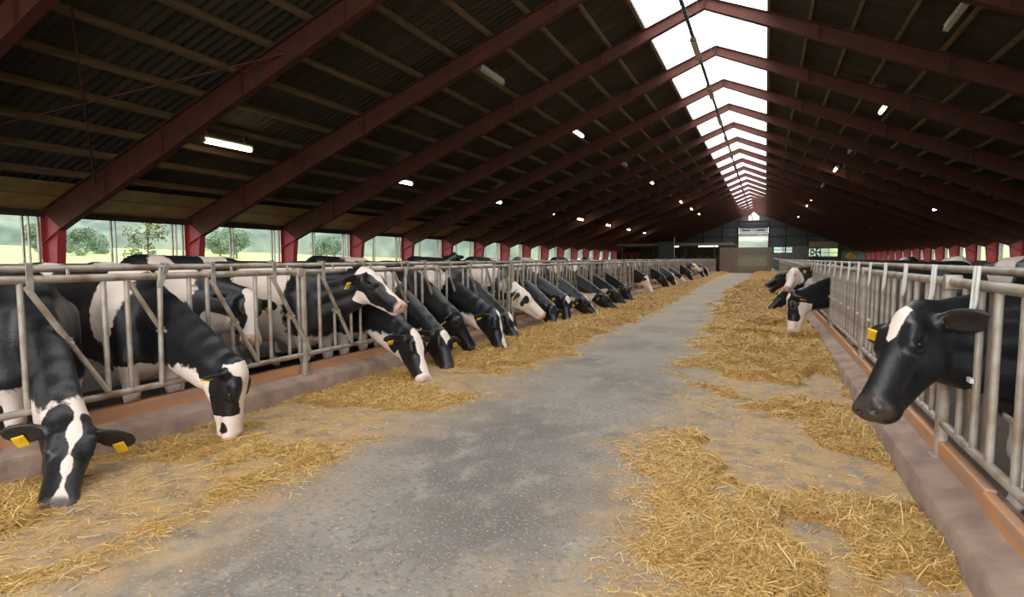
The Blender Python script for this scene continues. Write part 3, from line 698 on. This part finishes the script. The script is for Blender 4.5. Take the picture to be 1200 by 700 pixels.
def blades(name, parent, fn, cov, x0, x1, n, mode, seed):
    q = np.random.default_rng(seed); u = q.random(n); y = 1.3 * (34 / 1.3) ** (u ** 1.15); x = q.uniform(x0, x1, n); c = cov(x, y); z = np.maximum(fn(x, y), 0)
    if mode == 'chaff': keep = q.random(n) < np.clip(.05 + 1.1 * c, 0, .8); z = z * .9
    else: keep = q.random(n) < c ** 1.35
    x, y, z, c = x[keep], y[keep], z[keep], c[keep]; n = len(x)
    if mode == 'chaff': L = q.uniform(.004, .016, n); w = q.uniform(.0006, .0015, n) * (1 + y / 8); tilt = q.normal(0, .15, n)
    else: L = np.minimum((q.gamma(2.4, .017, n) + .012) * np.where(y > 8, 1.5, 1.0), .17); w = q.uniform(.0006, .0015, n) * (1 + y / 5.0); tilt = q.normal(.08, .25, n) * np.clip(c * 1.3, .1, 1)
    a = q.uniform(0, 2 * math.pi, n)
    d = np.stack([np.cos(a) * np.cos(tilt), np.sin(a) * np.cos(tilt), np.sin(tilt)], 1); s = np.stack([-np.sin(a), np.cos(a), q.normal(0, .3, n)], 1); s /= np.linalg.norm(s, axis=1)[:, None]
    ce = np.stack([x, y, z + .003 + np.abs(np.sin(tilt)) * L * .4], 1); bend = np.stack([q.normal(0, .1, n), q.normal(0, .1, n), q.uniform(0, .12, n)], 1) * L[:, None]
    A = ce - d * (L / 2)[:, None]; B = ce + bend; C = ce + d * (L / 2)[:, None]; W = s * w[:, None]
    for arr in (A, B, C): arr[:, 2] = np.maximum(arr[:, 2], .002); arr[:, 0] = np.clip(arr[:, 0], KERB_L + .005, KERB_R - .005)
    V = np.stack([A - W, A + W, B - W, B + W, C - W * .6, C + W * .6], 1).reshape(-1, 3); k = np.arange(n)[:, None] * 6
    F = np.concatenate([k + np.array([[0, 1, 3, 2]]), k + np.array([[2, 3, 5, 4]])])
    o = put(name, big_mesh(name, V, F, M_blade, False), parent); o['kind'] = 'stuff'; return o
blades('straw_blades', SL, h_left, cover_left, -3.99, -1.75, 420000, 'straw', 1)
blades('straw_blades', SR, h_right, cover_right, -1.65, .77, 460000, 'straw', 2)
blades('chaff', SL, h_left, cover_left, -3.99, -1.75, 130000, 'chaff', 3)
blades('chaff', SR, h_right, cover_right, -1.7, .77, 190000, 'chaff', 4)
# ---------------------------------------------------------------- cows
def surface_nets(F, ax):
    """F: signed field on the rectilinear grid ax = (xs, ys, zs); returns verts, quads"""
    S = F < 0; nx, ny, nz = F.shape
    cs = np.zeros((nx - 1, ny - 1, nz - 1), np.int8)
    for i in (0, 1):
        for j in (0, 1):
            for k in (0, 1): cs += S[i:nx - 1 + i, j:ny - 1 + j, k:nz - 1 + k]
    act = (cs > 0) & (cs < 8); I = np.argwhere(act); idx = np.full(act.shape, -1, np.int64); idx[act] = np.arange(len(I))
    acc = np.zeros((len(I), 3)); cnt = np.zeros(len(I))
    cor = [(i, j, k) for i in (0, 1) for j in (0, 1) for k in (0, 1)]
    for a in cor:
        for d in range(3):
            if a[d]: continue
            b = list(a); b[d] = 1
            A = I + a; B = I + b; fa = F[A[:, 0], A[:, 1], A[:, 2]]; fb = F[B[:, 0], B[:, 1], B[:, 2]]; m = (fa < 0) != (fb < 0)
            t = fa / np.where(fa == fb, 1, fa - fb)
            pa = np.stack([ax[q][A[:, q]] for q in range(3)], 1); pb = np.stack([ax[q][B[:, q]] for q in range(3)], 1)
            p = pa + (pb - pa) * t[:, None]; acc[m] += p[m]; cnt[m] += 1
    V = acc / cnt[:, None]; Q = []
    for d in range(3):
        sl0 = [slice(1, -1)] * 3; sl1 = [slice(1, -1)] * 3; sl0[d] = slice(0, -1); sl1[d] = slice(1, None)
        s0 = S[tuple(sl0)]; s1 = S[tuple(sl1)]; E = np.argwhere(s0 != s1)
        if not len(E): continue
        off = np.array([1, 1, 1]); off[d] = 0; E = E + off; u, w = (d + 1) % 3, (d + 2) % 3
        def cell(du, dw):
            c = E.copy(); c[:, u] -= du; c[:, w] -= dw; return idx[c[:, 0], c[:, 1], c[:, 2]]
        q = np.stack([cell(1, 1), cell(0, 1), cell(0, 0), cell(1, 0)], 1)
        ins = S[E[:, 0], E[:, 1], E[:, 2]]; q[~ins] = q[~ins][:, ::-1]; Q.append(q)
    return V, np.concatenate(Q)

class Field:
    def __init__(s, ax): s.ax = ax; s.F = np.full([len(a) for a in ax], .3, np.float32)
    def _win(s, lo, hi, m):
        w = []
        for a, l, h in zip(s.ax, lo, hi):
            i0 = np.searchsorted(a, l - m); i1 = np.searchsorted(a, h + m); 
            if i1 - i0 < 1: return None
            w.append(slice(i0, i1))
        return tuple(w), np.meshgrid(*[a[q] for a, q in zip(s.ax, w)], indexing='ij')
    def _put(s, w, d, k, sub):
        A = s.F[w]
        if sub: d = -d; h = np.maximum(k - np.abs(A - d), 0) / k; s.F[w] = np.maximum(A, d) + h * h * k * .25
        else: h = np.maximum(k - np.abs(A - d), 0) / k; s.F[w] = np.minimum(A, d) - h * h * k * .25
    def cap(s, a, b, ra, rb=None, k=.05, sub=False):
        rb = ra if rb is None else rb; a = np.asarray(a, float); b = np.asarray(b, float); r = max(ra, rb)
        g = s._win(np.minimum(a, b) - r, np.maximum(a, b) + r, .12 if not sub else k + .01)
        if g is None: return
        w, (X, Y, Z) = g; ab = b - a; L2 = max(ab @ ab, 1e-9)
        t = np.clip(((X - a[0]) * ab[0] + (Y - a[1]) * ab[1] + (Z - a[2]) * ab[2]) / L2, 0, 1)
        d = np.sqrt((X - a[0] - t * ab[0]) ** 2 + (Y - a[1] - t * ab[1]) ** 2 + (Z - a[2] - t * ab[2]) ** 2) - (ra + (rb - ra) * t)
        s._put(w, d, k, sub)
    def ell(s, c, r, R=None, k=.05, sub=False):
        c = np.asarray(c, float); r = np.asarray(r, float); R = np.eye(3) if R is None else np.asarray(R, float)   # rows: ellipsoid axes
        ext = np.sqrt(((R * r[:, None]) ** 2).sum(0)); g = s._win(c - ext, c + ext, .12 if not sub else k + .01)
        if g is None: return
        w, (X, Y, Z) = g; P = (X - c[0], Y - c[1], Z - c[2]); q = [R[i, 0] * P[0] + R[i, 1] * P[1] + R[i, 2] * P[2] for i in range(3)]
        k0 = np.sqrt(sum((q[i] / r[i]) ** 2 for i in range(3))) + 1e-9; k1 = np.sqrt(sum((q[i] / r[i] ** 2) ** 2 for i in range(3))) + 1e-9
        s._put(w, k0 * (k0 - 1) / k1, k, sub)

def axis_grid(lo, hi, f0, f1, hf, hc):
    a = []
    if lo < f0: n = max(int(math.ceil((f0 - lo) / hc)), 1); a += list(np.linspace(lo, f0, n, endpoint=False))
    f0, f1 = max(f0, lo), min(f1, hi)
    n = max(int(math.ceil((f1 - f0) / hf)), 1); a += list(np.linspace(f0, f1, n, endpoint=False))
    n = max(int(math.ceil((hi - f1) / hc)), 1); a += list(np.linspace(f1, hi, n + 1)); return np.array(a)

def unit(v): v = np.asarray(v, float); return v / np.linalg.norm(v)
tag_mb = MB().box(-.004, .004, -.026, .026, -.055, .012, .003).tube([(.003, 0, 0), (.009, 0, 0)], .012, 10)
TAG_ME = tag_mb.mesh('ear_tag', M_yellow, False)
bm_ = bmesh.new(); bmesh.ops.create_uvsphere(bm_, u_segments=16, v_segments=12, radius=.023)
EYE_ME = bpy.data.meshes.new('eye'); bm_.to_mesh(EYE_ME); bm_.free(); EYE_ME.materials.append(M_eye); EYE_ME.polygons.foreach_set('use_smooth', [True] * len(EYE_ME.polygons))

COWN = 0
def cow(label, x, y, head, poll, nose, face=(), patches='auto', tags=2, res='mid', group=None, hscale=1.0, yaw=0.0, hint=None, white=.4, ears=1.0, seed=None, tag_at=(.13, .024, -.02)):
    """x, y: point on the ground below the front of the chest; head=+1 faces +X, -1 faces -X; poll, nose: world points"""
    global COWN
    COWN += 1; seed = COWN * 13 + 5 if seed is None else seed; q = np.random.default_rng(seed)
    c_, s_ = math.cos(yaw), math.sin(yaw); Rz = np.array([[c_, -s_, 0], [s_, c_, 0], [0, 0, 1]]) @ np.diag([head, head, 1.0])   # local -> world
    org = np.array([x, y, PITFLOOR]); P = Rz.T @ (np.array(poll) - org); Nn = Rz.T @ (np.array(nose) - org)
    d = unit(Nn - P); HL = .60; hs = hscale
    hint = np.array([.5, 0, 1.0]) if hint is None else Rz.T @ np.array(hint, float)
    n = unit(hint - (hint @ d) * d); sd = np.cross(d, n); H = np.stack([d, n, sd])
    hp = lambda h, nn, s: P + hs * (h * d + nn * n + s * sd)
    hf, hc = {'hero': (.0075, .03), 'near': (.0095, .035), 'mid': (.014, .042), 'far': (.022, .055)}[res]
    hb0 = np.minimum(P, P + d * HL * hs) - .30 * hs; hb1 = np.maximum(P, P + d * HL * hs) + .30 * hs
    lo = np.minimum(hb0, [-2.0, -.42, -.02]); hi = np.maximum(hb1, [.25, .42, 1.48])
    fd = Field([axis_grid(lo[i], hi[i], hb0[i] + .04, hb1[i] - .04, hf, hc) for i in range(3)])
    # trunk
    fd.ell((-.84, 0, .93), (.86, .305, .42), k=.08); fd.ell((-.24, 0, .92), (.34, .235, .40), k=.12); fd.ell((-1.42, 0, 1.08), (.40, .25, .29), k=.12)
    fd.cap((-.16, 0, 1.28), (-1.5, 0, 1.30), .075, .085, k=.16); fd.cap((-.02, 0, .70), (-.3, 0, .6), .12, .14, k=.14)
    fd.ell((-1.28, 0, .58), (.22, .16, .15), k=.08)
    for s in (-1, 1):
        fd.cap((-1.28, s * .20, 1.26), (-1.34, s * .19, 1.2), .05, .05, k=.1); fd.cap((-1.74, s * .12, 1.2), (-1.66, s * .14, 1.12), .05, .06, k=.1)
        fd.cap((-.16, s * .18, 1.05), (-.10, s * .18, .66), .11, .08, k=.08); fd.cap((-.10, s * .18, .66), (-.07, s * .17, .40), .085, .05, k=.06)
        fd.ell((-.065, s * .18, .40), (.055, .05, .065), k=.04); fd.cap((-.07, s * .18, .38), (-.08, s * .18, .13), .042, .034, k=.04)
        fd.ell((-.075, s * .18, .12), (.048, .045, .05), k=.04); fd.cap((-.065, s * .18, .08), (-.04, s * .18, .035), .045, .055, k=.03)
        j = .10 * s
        fd.cap((-1.5, s * .15, 1.02), (-1.36 + j, s * .185, .74), .16, .115, k=.1); fd.cap((-1.36 + j, s * .185, .74), (-1.66 + j, s * .2, .50), .115, .055, k=.07)
        fd.cap((-1.66 + j, s * .2, .50), (-1.61 + j, s * .19, .14), .046, .036, k=.05); fd.ell((-1.60 + j, s * .19, .12), (.05, .045, .05), k=.04)
        fd.cap((-1.59 + j, s * .19, .08), (-1.55 + j, s * .19, .035), .045, .055, k=.03)
    fd.cap((-1.80, 0, 1.22), (-1.90, .02, .95), .032, .026, k=.06); fd.cap((-1.90, .02, .95), (-1.90, .03, .55), .022, .02, k=.03); fd.ell((-1.90, .03, .45), (.045, .045, .15), k=.04)
    # neck: dorsal, middle and ventral runs from the shoulders to the head
    def bez(a, b, c, m): t = np.linspace(0, 1, m)[:, None]; return (1 - t) ** 2 * a + 2 * t * (1 - t) * b + t * t * c
    low = float(np.clip((1.25 - P[2]) / .6, 0, 1)); m = 9
    for A, ctrl, C, r0, r1 in (
        (np.array([-.12, 0, 1.22]), (.06, 0, .03 * low + .02), hp(.03, -.02, 0), .08, .068),
        (np.array([-.05, 0, 1.02]), (.03, 0, .0), hp(.05, -.10, 0), .115, .085),
        (np.array([.00, 0, .84]), (-.02, 0, -.02), hp(.13, -.19, 0), .10, .06)):
        B = (A + C) / 2 + np.array(ctrl); B[1] = A[1] * .4 + C[1] * .6; pts = bez(A, B, C, m)
        for i in range(m - 1):
            ra = r0 + (r1 - r0) * i / (m - 1); rb = r0 + (r1 - r0) * (i + 1) / (m - 1); fd.cap(pts[i], pts[i + 1], ra, rb, k=.075)
    # head
    Hr = H
    def hcap(a, b, ra, rb=None, k=.03, sub=False): fd.cap(hp(*a), hp(*b), ra * hs, None if rb is None else rb * hs, k * hs, sub)
    def hell(c, r, k=.03, R=None, sub=False): fd.ell(hp(*c), np.array(r) * hs, Hr if R is None else R, k * hs, sub)
    hell((.12, -.045, 0), (.17, .105, .112), .06); hcap((.10, -.025, 0), (.50, -.058, 0), .092, .062, .05)
    hcap((.30, -.06, .03), (.535, -.072, .042), .054, .05, .04); hcap((.30, -.06, -.03), (.535, -.072, -.042), .054, .05, .04)
    hell((.545, -.074, 0), (.06, .062, .088), .04); hcap((.17, -.175, 0), (.50, -.138, 0), .064, .042, .05); hell((.51, -.138, 0), (.055, .036, .062), .03)
    for s in (-1, 1):
        hell((.17, -.125, s * .052), (.115, .085, .052), .05); hcap((.14, .035, s * .082), (.22, .01, s * .088), .036, .03, .04)
        hell((.205, -.005, s * .128), (.034, .024, .028), .025, sub=True)
        hcap((.178, .016, s * .104), (.232, .008, s * .099), .012, .011, .012); hcap((.18, -.03, s * .102), (.23, -.03, s * .097), .010, .009, .012)
        hell((.592, -.048, s * .043), (.018, .013, .02), .012, sub=True); hcap((.57, -.025, s * .05), (.58, -.04, s * .07), .016, .014, .02)
        hcap((.60, -.124, s * .02), (.49, -.118, s * .088), .006, .005, .012, sub=True)
        if ears:
            b0 = (.035, -.02, s * .085); b1 = (.03, -.03, s * .14); hcap(b0, b1, .04, .034, .03)
            ea = unit(-.05 * d - .22 * ears * n + s * sd); et = unit(d + .15 * n - (d @ ea) * ea); et = unit(et - (et @ ea) * ea); ew = np.cross(ea, et)
            ec = hp(.03, -.03, s * .115) + ea * .105 * hs
            fd.ell(ec, np.array([.118, .020, .066]) * hs, np.stack([ea, et, ew]), .02 * hs)
            fd.ell(ec + et * .020 * hs - ea * .0 * hs, np.array([.095, .014, .046]) * hs, np.stack([ea, et, ew]), .012 * hs, True)
    hcap((-.02, .005, 0), (.05, .02, 0), .062, .06, .06)
    V, Q = surface_nets(fd.F, fd.ax)
    # light smoothing along mesh edges (keeps the grid from showing)
    e = np.concatenate([Q[:, [0, 1]], Q[:, [1, 2]], Q[:, [2, 3]], Q[:, [3, 0]]]); 
    for it in range(2):
        acc = np.zeros_like(V); cnt = np.bincount(e[:, 0], minlength=len(V)) + np.bincount(e[:, 1], minlength=len(V))
        for a in range(3): acc[:, a] = np.bincount(e[:, 0], V[e[:, 1], a], len(V)) + np.bincount(e[:, 1], V[e[:, 0], a], len(V))
        V = V * .5 + acc / cnt[:, None] * .5
    # coat pattern: r = whiteness, g = bare pink skin, b = dark skin and hooves
    X, Y, Z = V.T; D = (V - P) / hs; h = D @ d; nn = D @ n; ss = D @ sd
    W = np.full(len(V), -1.0)
    if patches == 'auto':
        patches = []
        for i in range(int(q.integers(3, 6))):
            patches.append((q.uniform(-1.7, -.2), q.choice([-1, 1]) * q.uniform(.1, .4), q.uniform(.75, 1.3), q.uniform(.2, .5) * (.5 + white), .35, q.uniform(.25, .5)))
    ph = q.uniform(0, 6, 9)
    wob = .28 * (np.sin(5.1 * X + ph[0] + 2 * np.sin(4.1 * Z + ph[1])) + np.sin(6.3 * Z + ph[2] + 1.7 * np.sin(5.5 * X + ph[3])) * .7 + .5 * np.sin(11 * X + ph[4]) * np.sin(9 * Z + ph[5]))
    for (px, py, pz, rx, ry, rz) in patches: W = np.maximum(W, 1 - np.sqrt(((X - px) / rx) ** 2 + ((Y - py) / ry) ** 2 + ((Z - pz) / rz) ** 2) * 1.0 + wob * .35)
    W = np.maximum(W, (.62 - Z) * 4 + wob * .5)                           # white belly and legs
    hd = np.full(len(V), -1.0); wb = wob * .03 + .012 * np.sin(30 * h + ph[6]) 
    front = nn > -.10 + .06 * np.abs(ss) / .1
    for ft in face:
        k_, *a = ft if isinstance(ft, tuple) else (ft,)
        if k_ == 'star': w = np.interp(h, [.0, .05, .13, .21, .26], [-.03, .04, .046, .010, -.03]); g = np.where(front, w - np.abs(ss + (a[0] if a else 0)), -1)
        elif k_ == 'blaze':
            wd = a[0] if a else .04; w = np.interp(h, [-.05, .03, .12, .25, .42, .62], [.3 * wd, 1.1 * wd, 1.25 * wd, .7 * wd, .8 * wd, 1.3 * wd]); g = np.where(front, w - np.abs(ss + (a[1] if len(a) > 1 else 0)), -1)
        elif k_ == 'poll': g = .07 - np.sqrt(h ** 2 + ss ** 2 * .6) + (nn > -.05) * .02 - (nn < -.07)
        elif k_ == 'muzzle': g = h - (a[0] if a else .44)
        elif k_ == 'jaw': g = -nn - (a[0] if a else .145) + .03 * np.sin(14 * h) - .3 * (h < .08)
        elif k_ == 'white':
            eye = np.sqrt((h - .2) ** 2 + (nn + .02) ** 2 + (np.abs(ss) - .11) ** 2); g = np.minimum(h + .04, eye - (a[0] if a else .045)); g = np.minimum(g, .125 - np.abs(ss) + .6 * sstep(.1, .16, h) * 0)
        elif k_ == 'lowerjaw': g = np.minimum(-nn - .10 + .25 * (h - .3), h - .12)
        elif k_ == 'spot': g = a[3] - np.sqrt((h - a[0]) ** 2 + (nn - a[1]) ** 2 + (ss - a[2]) ** 2)
        elif k_ == 'throat': g = -nn - .20 - .2 * np.abs(h - .05)
        else: continue
        hd = np.maximum(hd, (g + wb) * 14)
        if k_ == 'black_spot': pass
    for ft in face:
        if isinstance(ft, tuple) and ft[0] == 'black': hd = np.minimum(hd, (np.sqrt((h - ft[1]) ** 2 + (nn - ft[2]) ** 2 + (ss - ft[3]) ** 2) - ft[4] + wb) * 14)
    mk = sstep(-.09, .0, h) * sstep(.40, .34, np.abs(ss)) * sstep(-.28, -.22, nn); mk = mk * (np.linalg.norm(D, axis=1) < .75)
    W = W * (1 - mk) + hd * mk
    nose_skin = sstep(.535, .57, h + .3 * (nn + .07)) * sstep(-.13, -.10, nn) * mk
    pink = 1.0 if any((f if isinstance(f, str) else f[0]) in ('muzzle', 'white') for f in face) else 0.0
    g_ = nose_skin * pink * .75; b_ = nose_skin * (1 - pink) * .9
    inner = sstep(.13, .17, np.abs(ss)) * mk * sstep(.012, .04, h) * (ears > 0); b_ = np.maximum(b_, inner * .45)
    b_ = np.maximum(b_, sstep(.075, .055, Z))
    me = big_mesh('cow', V, Q, M_coat)
    at = me.color_attributes.new('coat', 'FLOAT_COLOR', 'POINT')
    at.data.foreach_set('color', np.stack([np.clip(W * .5 + .5, 0, 1), g_, b_, np.ones(len(V))], 1).astype(np.float32).ravel())
    o = put('cow', me, None, tuple(org)); R4 = Matrix([list(r) + [0] for r in Rz] + [[0, 0, 0, 1]])
    o.rotation_euler = (0, 0, yaw + (math.pi if head < 0 else 0)); tag(o, label, 'cow', group)
    B = Matrix([[d[i], sd[i], n[i]] for i in range(3)])                   # columns: along head, sideways, up from the face
    for s in (-1, 1):
        if res != 'far':
            ey = put('eye', EYE_ME, o, tuple(hp(.205, -.008, s * .094))); ey.scale = (hs, hs, hs)
        if ears and (tags == 2 or tags == s):
            ea = unit(-.05 * d - .22 * ears * n + s * sd); p = hp(.03, -.03, s * .115) + ea * tag_at[0] * hs + d * tag_at[1] * hs + n * tag_at[2] * hs
            tg = put('ear_tag', TAG_ME, o, tuple(p)); tg.rotation_euler = B.to_euler(); tg.scale = (hs * 1.2,) * 3
            tg['label'] = 'yellow plastic ear tag'
    return o
GL = 'cows with heads through the many-cow barrier'
GR = 'cows with heads through the few-cow barrier'
GB = 'cows standing behind the barriers'
XB = FENCE_L - .30; XRB = FENCE_R + .30
VN = (.42, 0, .50, .42, .3, .13)                                      # white along the underside of the neck
def L(label, y, poll, nose, face, **k): return cow(label, XB, y, 1, poll, nose, face, group=k.pop('group', GL), **k)
# nearest cows on the many-cow side
L('black cow at the very near end of the busy row, one tagged ear over kerb', 2.48, (-3.75, 2.21, .31), (-3.37, 1.89, .03), (('blaze', .02),), res='near', tags=2, patches=[(-.9, .3, .9, .5, .3, .4)])
L('black and white cow eating nearest the camera, white muzzle and pale poll tuft', 3.255, (-3.50, 3.15, .53), (-3.49, 3.17, .03), (('blaze', .052), 'poll', ('muzzle', .37), ('jaw', .175), ('black', .47, -.09, .08, .052), ('black', .47, -.09, -.08, .052)), res='hero', hscale=.92, hint=(.95, .32, .15),
  patches=[(-.22, .0, 1.12, .17, .6, .42), VN, (-1.2, 0, 1.1, .3, .5, .35), (-.1, 0, .55, .2, .4, .12)])
cow('black cow with broad white blaze looking out from behind the bars', -4.98, 4.10, 1, (-4.72, 4.41, .93), (-4.36, 4.15, .57), (('blaze', .055), ('muzzle', .47), ('jaw', .16)), res='near', group=GB, tags=2, patches=[(-.25, 0, 1.1, .25, .5, .4), (-1.1, 0, 1.0, .35, .5, .5), (.2, 0, .6, .3, .3, .2)])
L('cow holding its head high through the bars, white forehead and muzzle stripe, two yellow tags', 5.14, (-3.98, 5.29, 1.13), (-3.46, 5.28, .83), (('blaze', .05, .004), 'poll', ('spot', .10, .04, .0, .085), ('jaw', .155), ('muzzle', .56)), res='hero', hscale=1.02, patches=[(-.62, -.1, 1.0, .40, .5, .6), (-1.5, 0, 1.0, .3, .5, .4)])
L('black cow eating just past the high-headed one, white blaze running down to a pink nose', 5.78, (-3.59, 5.59, .46), (-3.26, 5.41, .03), (('blaze', .045), ('muzzle', .50), ('jaw', .18)), res='near', patches=[(-.22, 0, 1.16, .30, .5, .3), VN, (-1.2, 0, .9, .3, .5, .4)])
L('black cow eating, small white star, a tag in each ear, second past the high-headed one', 6.45, (-3.72, 6.46, .37), (-3.42, 6.17, .02), ('star',), res='near', patches=[(-.18, 0, 1.18, .34, .5, .33), (-1.1, 0, .9, .35, .5, .4)])
L('dark cow half hidden with its brownish black neck behind the star-faced eating cow', 7.10, (-3.85, 6.96, .60), (-3.56, 7.13, .14), (), res='mid', patches=[(-.9, 0, 1.0, .3, .5, .4)])
L('black cow eating in the straw, white stripe along the far edge of its face', 7.76, (-3.50, 7.55, .53), (-3.24, 7.42, .06), (('blaze', .028),), res='mid', patches=[(-.15, 0, 1.18, .34, .5, .33), (-1.2, 0, .9, .35, .5, .4)])
L('black cow eating with white lower jaw and muzzle close beside the white-striped one', 8.42, (-3.79, 8.62, .40), (-3.42, 8.43, .02), (('jaw', .12), ('muzzle', .47), ('blaze', .02)), res='mid', patches=[(-.9, 0, 1.1, .3, .5, .4)])
L('cow with an almost white face reaching level out of the bars, dark patched neck', 9.74, (-4.04, 9.79, .72), (-3.55, 9.96, .31), (('white', .035), 'jaw', 'muzzle'), res='mid', hscale=1.08, patches=[(.32, 0, .98, .25, .3, .16), (-.2, 0, 1.2, .3, .5, .3), (.3, 0, .62, .3, .3, .12)])
L('black cow eating with dark face below and beyond the white-faced cow', 10.5, (-3.66, 10.44, .42), (-3.42, 10.10, .06), (), res='mid', patches=[(-.9, 0, 1.1, .3, .5, .4)])
far = [
 ('black cow eating with a round white forehead spot', 11.14, (-3.63, 11.19, .53), (-3.42, 10.86, .12), ('star',)),
 ('black cow eating with a narrow white blaze, beside the cow with the round white spot', 12.30, (-3.65, 12.44, .44), (-3.25, 12.40, .10), (('blaze', .035),)),
 ('all black cow eating, first of two dark heads before the gap in the busy row', 13.63, (-3.62, 13.92, .46), (-3.22, 13.97, .12), ()),
 ('black cow eating with pale nose, last dark head but one before the gap', 14.90, (-3.66, 15.30, .48), (-3.26, 15.30, .12), (('muzzle', .52),)),
 ('black cow with a yellow tag, last dark head before the gap in the busy row', 16.20, (-3.70, 16.80, .50), (-3.35, 16.65, .10), ()),
 ('black necked cow with a clean white face lowered to the straw after the gap', 20.10, (-3.79, 20.55, .66), (-3.46, 20.58, .12), (('white', .02), 'muzzle', 'jaw')),
 ('black cow eating just beyond the clean white face', 23.35, (-3.72, 23.75, .62), (-3.42, 23.78, .15), ('star',)),
 ('black cow eating with a white blaze far along the busy row', 25.95, (-3.68, 26.00, .62), (-3.40, 25.83, .17), (('blaze', .05),)),
 ('dark cow with a white muzzle stretched low far along the busy row', 28.50, (-3.80, 28.47, .63), (-3.37, 28.53, .28), (('muzzle', .30), 'jaw')),
 ('black cow with a thin white blaze below the raised pale head', 32.45, (-3.72, 32.07, .70), (-3.42, 32.10, .22), (('blaze', .04),)),
 ('cow with a raised nearly white head near the far end of the busy row', 35.05, (-3.80, 35.14, .95), (-3.32, 35.08, .66), (('white', .02), 'muzzle', 'jaw')),
 ('black cow with white forehead stripe, last but one of the busy row', 38.30, (-3.70, 38.51, .70), (-3.42, 38.34, .22), (('blaze', .05),)),
 ('black cow with a white blaze, furthest of the busy row', 41.55, (-3.66, 41.52, .62), (-3.38, 41.35, .15), (('blaze', .06),))]
for lab, y, p, n, fc in far: L(lab, y, p, n, fc, res='far' if y > 14 else 'mid', patches=[(-.9, 0, 1.1, .35, .5, .4), (-.2, 0, 1.2, .2, .4, .2)] if y % 1 > .4 else [(-.35, 0, 1.2, .3, .5, .35)])

# few-cow side
TR0, R0P, R0N = 1, (.735, 3.60, 1.0), (.445, 3.22, .615)
def Rr(label, y, poll, nose, face, **k): return cow(label, XRB, y, -1, poll, nose, face, group=GR, **k)
Rr('large black cow closest on the few-cow side, white star and yellow ear tag', 3.85, R0P, R0N, ('star',), res='hero', hscale=1.06, tag_at=(.115, .027, .05), tags=TR0, hint=(-.75, -.30, .9), patches=[])
Rr('black cow eating on the few-cow side with white blaze, white jaw and throat', 11.0, (.43, 10.3, .72), (.33, 10.25, .09), (('blaze', .05), ('jaw', .10), ('muzzle', .38)), res='near', hscale=1.05, patches=[])
Rr('white-faced cow looking towards the camera over the neck of the black eating one', 14.6, (.60, 14.5, 1.03), (.45, 14.19, .77), (('white', -.2), 'muzzle', ('spot', .3, 0, 0, .3)), res='mid', patches=[(.2, 0, .9, .3, .3, .3)])
for lab, y, p, n, fc in (('black cow eating low with a white star, behind the white-faced cow', 15.4, (.48, 14.95, .58), (.08, 14.75, .18), ('star',)),
                         ('black cow stretching its raised muzzle over the straw, few-cow side', 18.5, (.50, 18.6, .86), (.06, 18.45, .62), ()),
                         ('black cow eating further along the few-cow side, behind the stretched muzzle', 20.8, (.50, 21.1, .70), (.12, 21.0, .28), (('blaze', .03),)),
                         ('furthest black cow eating on the few-cow side', 24.7, (.50, 25.0, .66), (.14, 24.9, .22), ())):
    Rr(lab, y, p, n, fc, res='mid' if y < 20 else 'far', patches=[])

# cows standing further back, only their backs showing over the rails
def back(label, x, y, head, yaw, patches, z0=.0, up=1.30, res='far'):
    dx, dy = math.cos(yaw) * head, math.sin(yaw) * head
    p = (x + dx * .62, y + dy * .62, up + PITFLOOR); n = (p[0] + dx * .45, p[1] + dy * .45, p[2] - .38)
    o = cow(label, x, y, head, p, n, ('star',), res=res, yaw=yaw, tags=0, patches=patches, group=GB); o.location.z = z0; return o
struct('floor_cubicle_left', MB().box(-13.2, -6.0, Y0, 55, PITFLOOR, .02), M_pit)
struct('floor_cubicle_right', MB().box(2.6, 9.2, Y0, 55, PITFLOOR, .02), M_pit)
WB = [(-.9, 0, 1.2, .45, .5, .5)]
ZC_ = -.06
for lab, x, y, hd_, yw, pt, up in (
 ('black and white cow standing behind, spotted back below the second red column', -7.3, 6.7, 1, 1.50, [(-.5, 0, 1.3, .22, .4, .25), (-1.3, 0, 1.2, .2, .4, .2)], 1.25),
 ('cow standing behind with white shoulders and a black rump above the rails', -7.4, 10.0, 1, 1.55, [(-.25, 0, 1.2, .62, .6, .6)], 1.15),
 ('black cow standing behind with raised dark head near a red column', -7.5, 13.2, 1, 1.62, [(-1.0, 0, .8, .3, .5, .2)], 1.45),
 ('black cow with white shoulder standing behind the white-faced reaching cow', -7.3, 16.0, 1, 1.5, [(-.2, 0, 1.2, .35, .5, .3)], 1.2),
 ('mostly white cow standing behind with broad pale back over the far rails', -7.4, 19.2, 1, 1.6, [(-.7, 0, 1.2, 1.0, .6, .6)], 1.2),
 ('dark cow standing behind in the dim far part of the busy yard', -7.3, 23.0, 1, 1.5, [(-.3, 0, 1.2, .2, .5, .2)], 1.2),
 ('black and white cow standing behind, furthest in the busy yard', -7.4, 27.0, 1, 1.6, WB, 1.2),
 ('white-backed cow standing behind the few-cow rails near the large black head', 4.1, 9.6, 1, 1.5, [(-.8, 0, 1.1, 1.2, .6, .7)], 1.2),
 ('pale patched cow standing behind the few-cow rails, second from near', 4.0, 13.4, 1, 1.6, [(-.6, 0, 1.1, .7, .6, .6)], 1.2),
 ('white cow standing behind the middle of the few-cow rails', 4.1, 17.5, 1, 1.5, [(-.8, 0, 1.1, 1.2, .6, .7)], 1.2),
 ('white cow with dark flank standing far behind the few-cow rails', 4.2, 23.5, 1, 1.6, WB, 1.2)): back(lab, x, y, hd_, yw, pt, ZC_, up)
struct('floor_cubicle_left', MB().box(-13.2, -6.6, Y0, 55, PITFLOOR, ZC_), M_pit)
struct('floor_cubicle_right', MB().box(3.5, 9.2, Y0, 55, PITFLOOR, ZC_), M_pit)
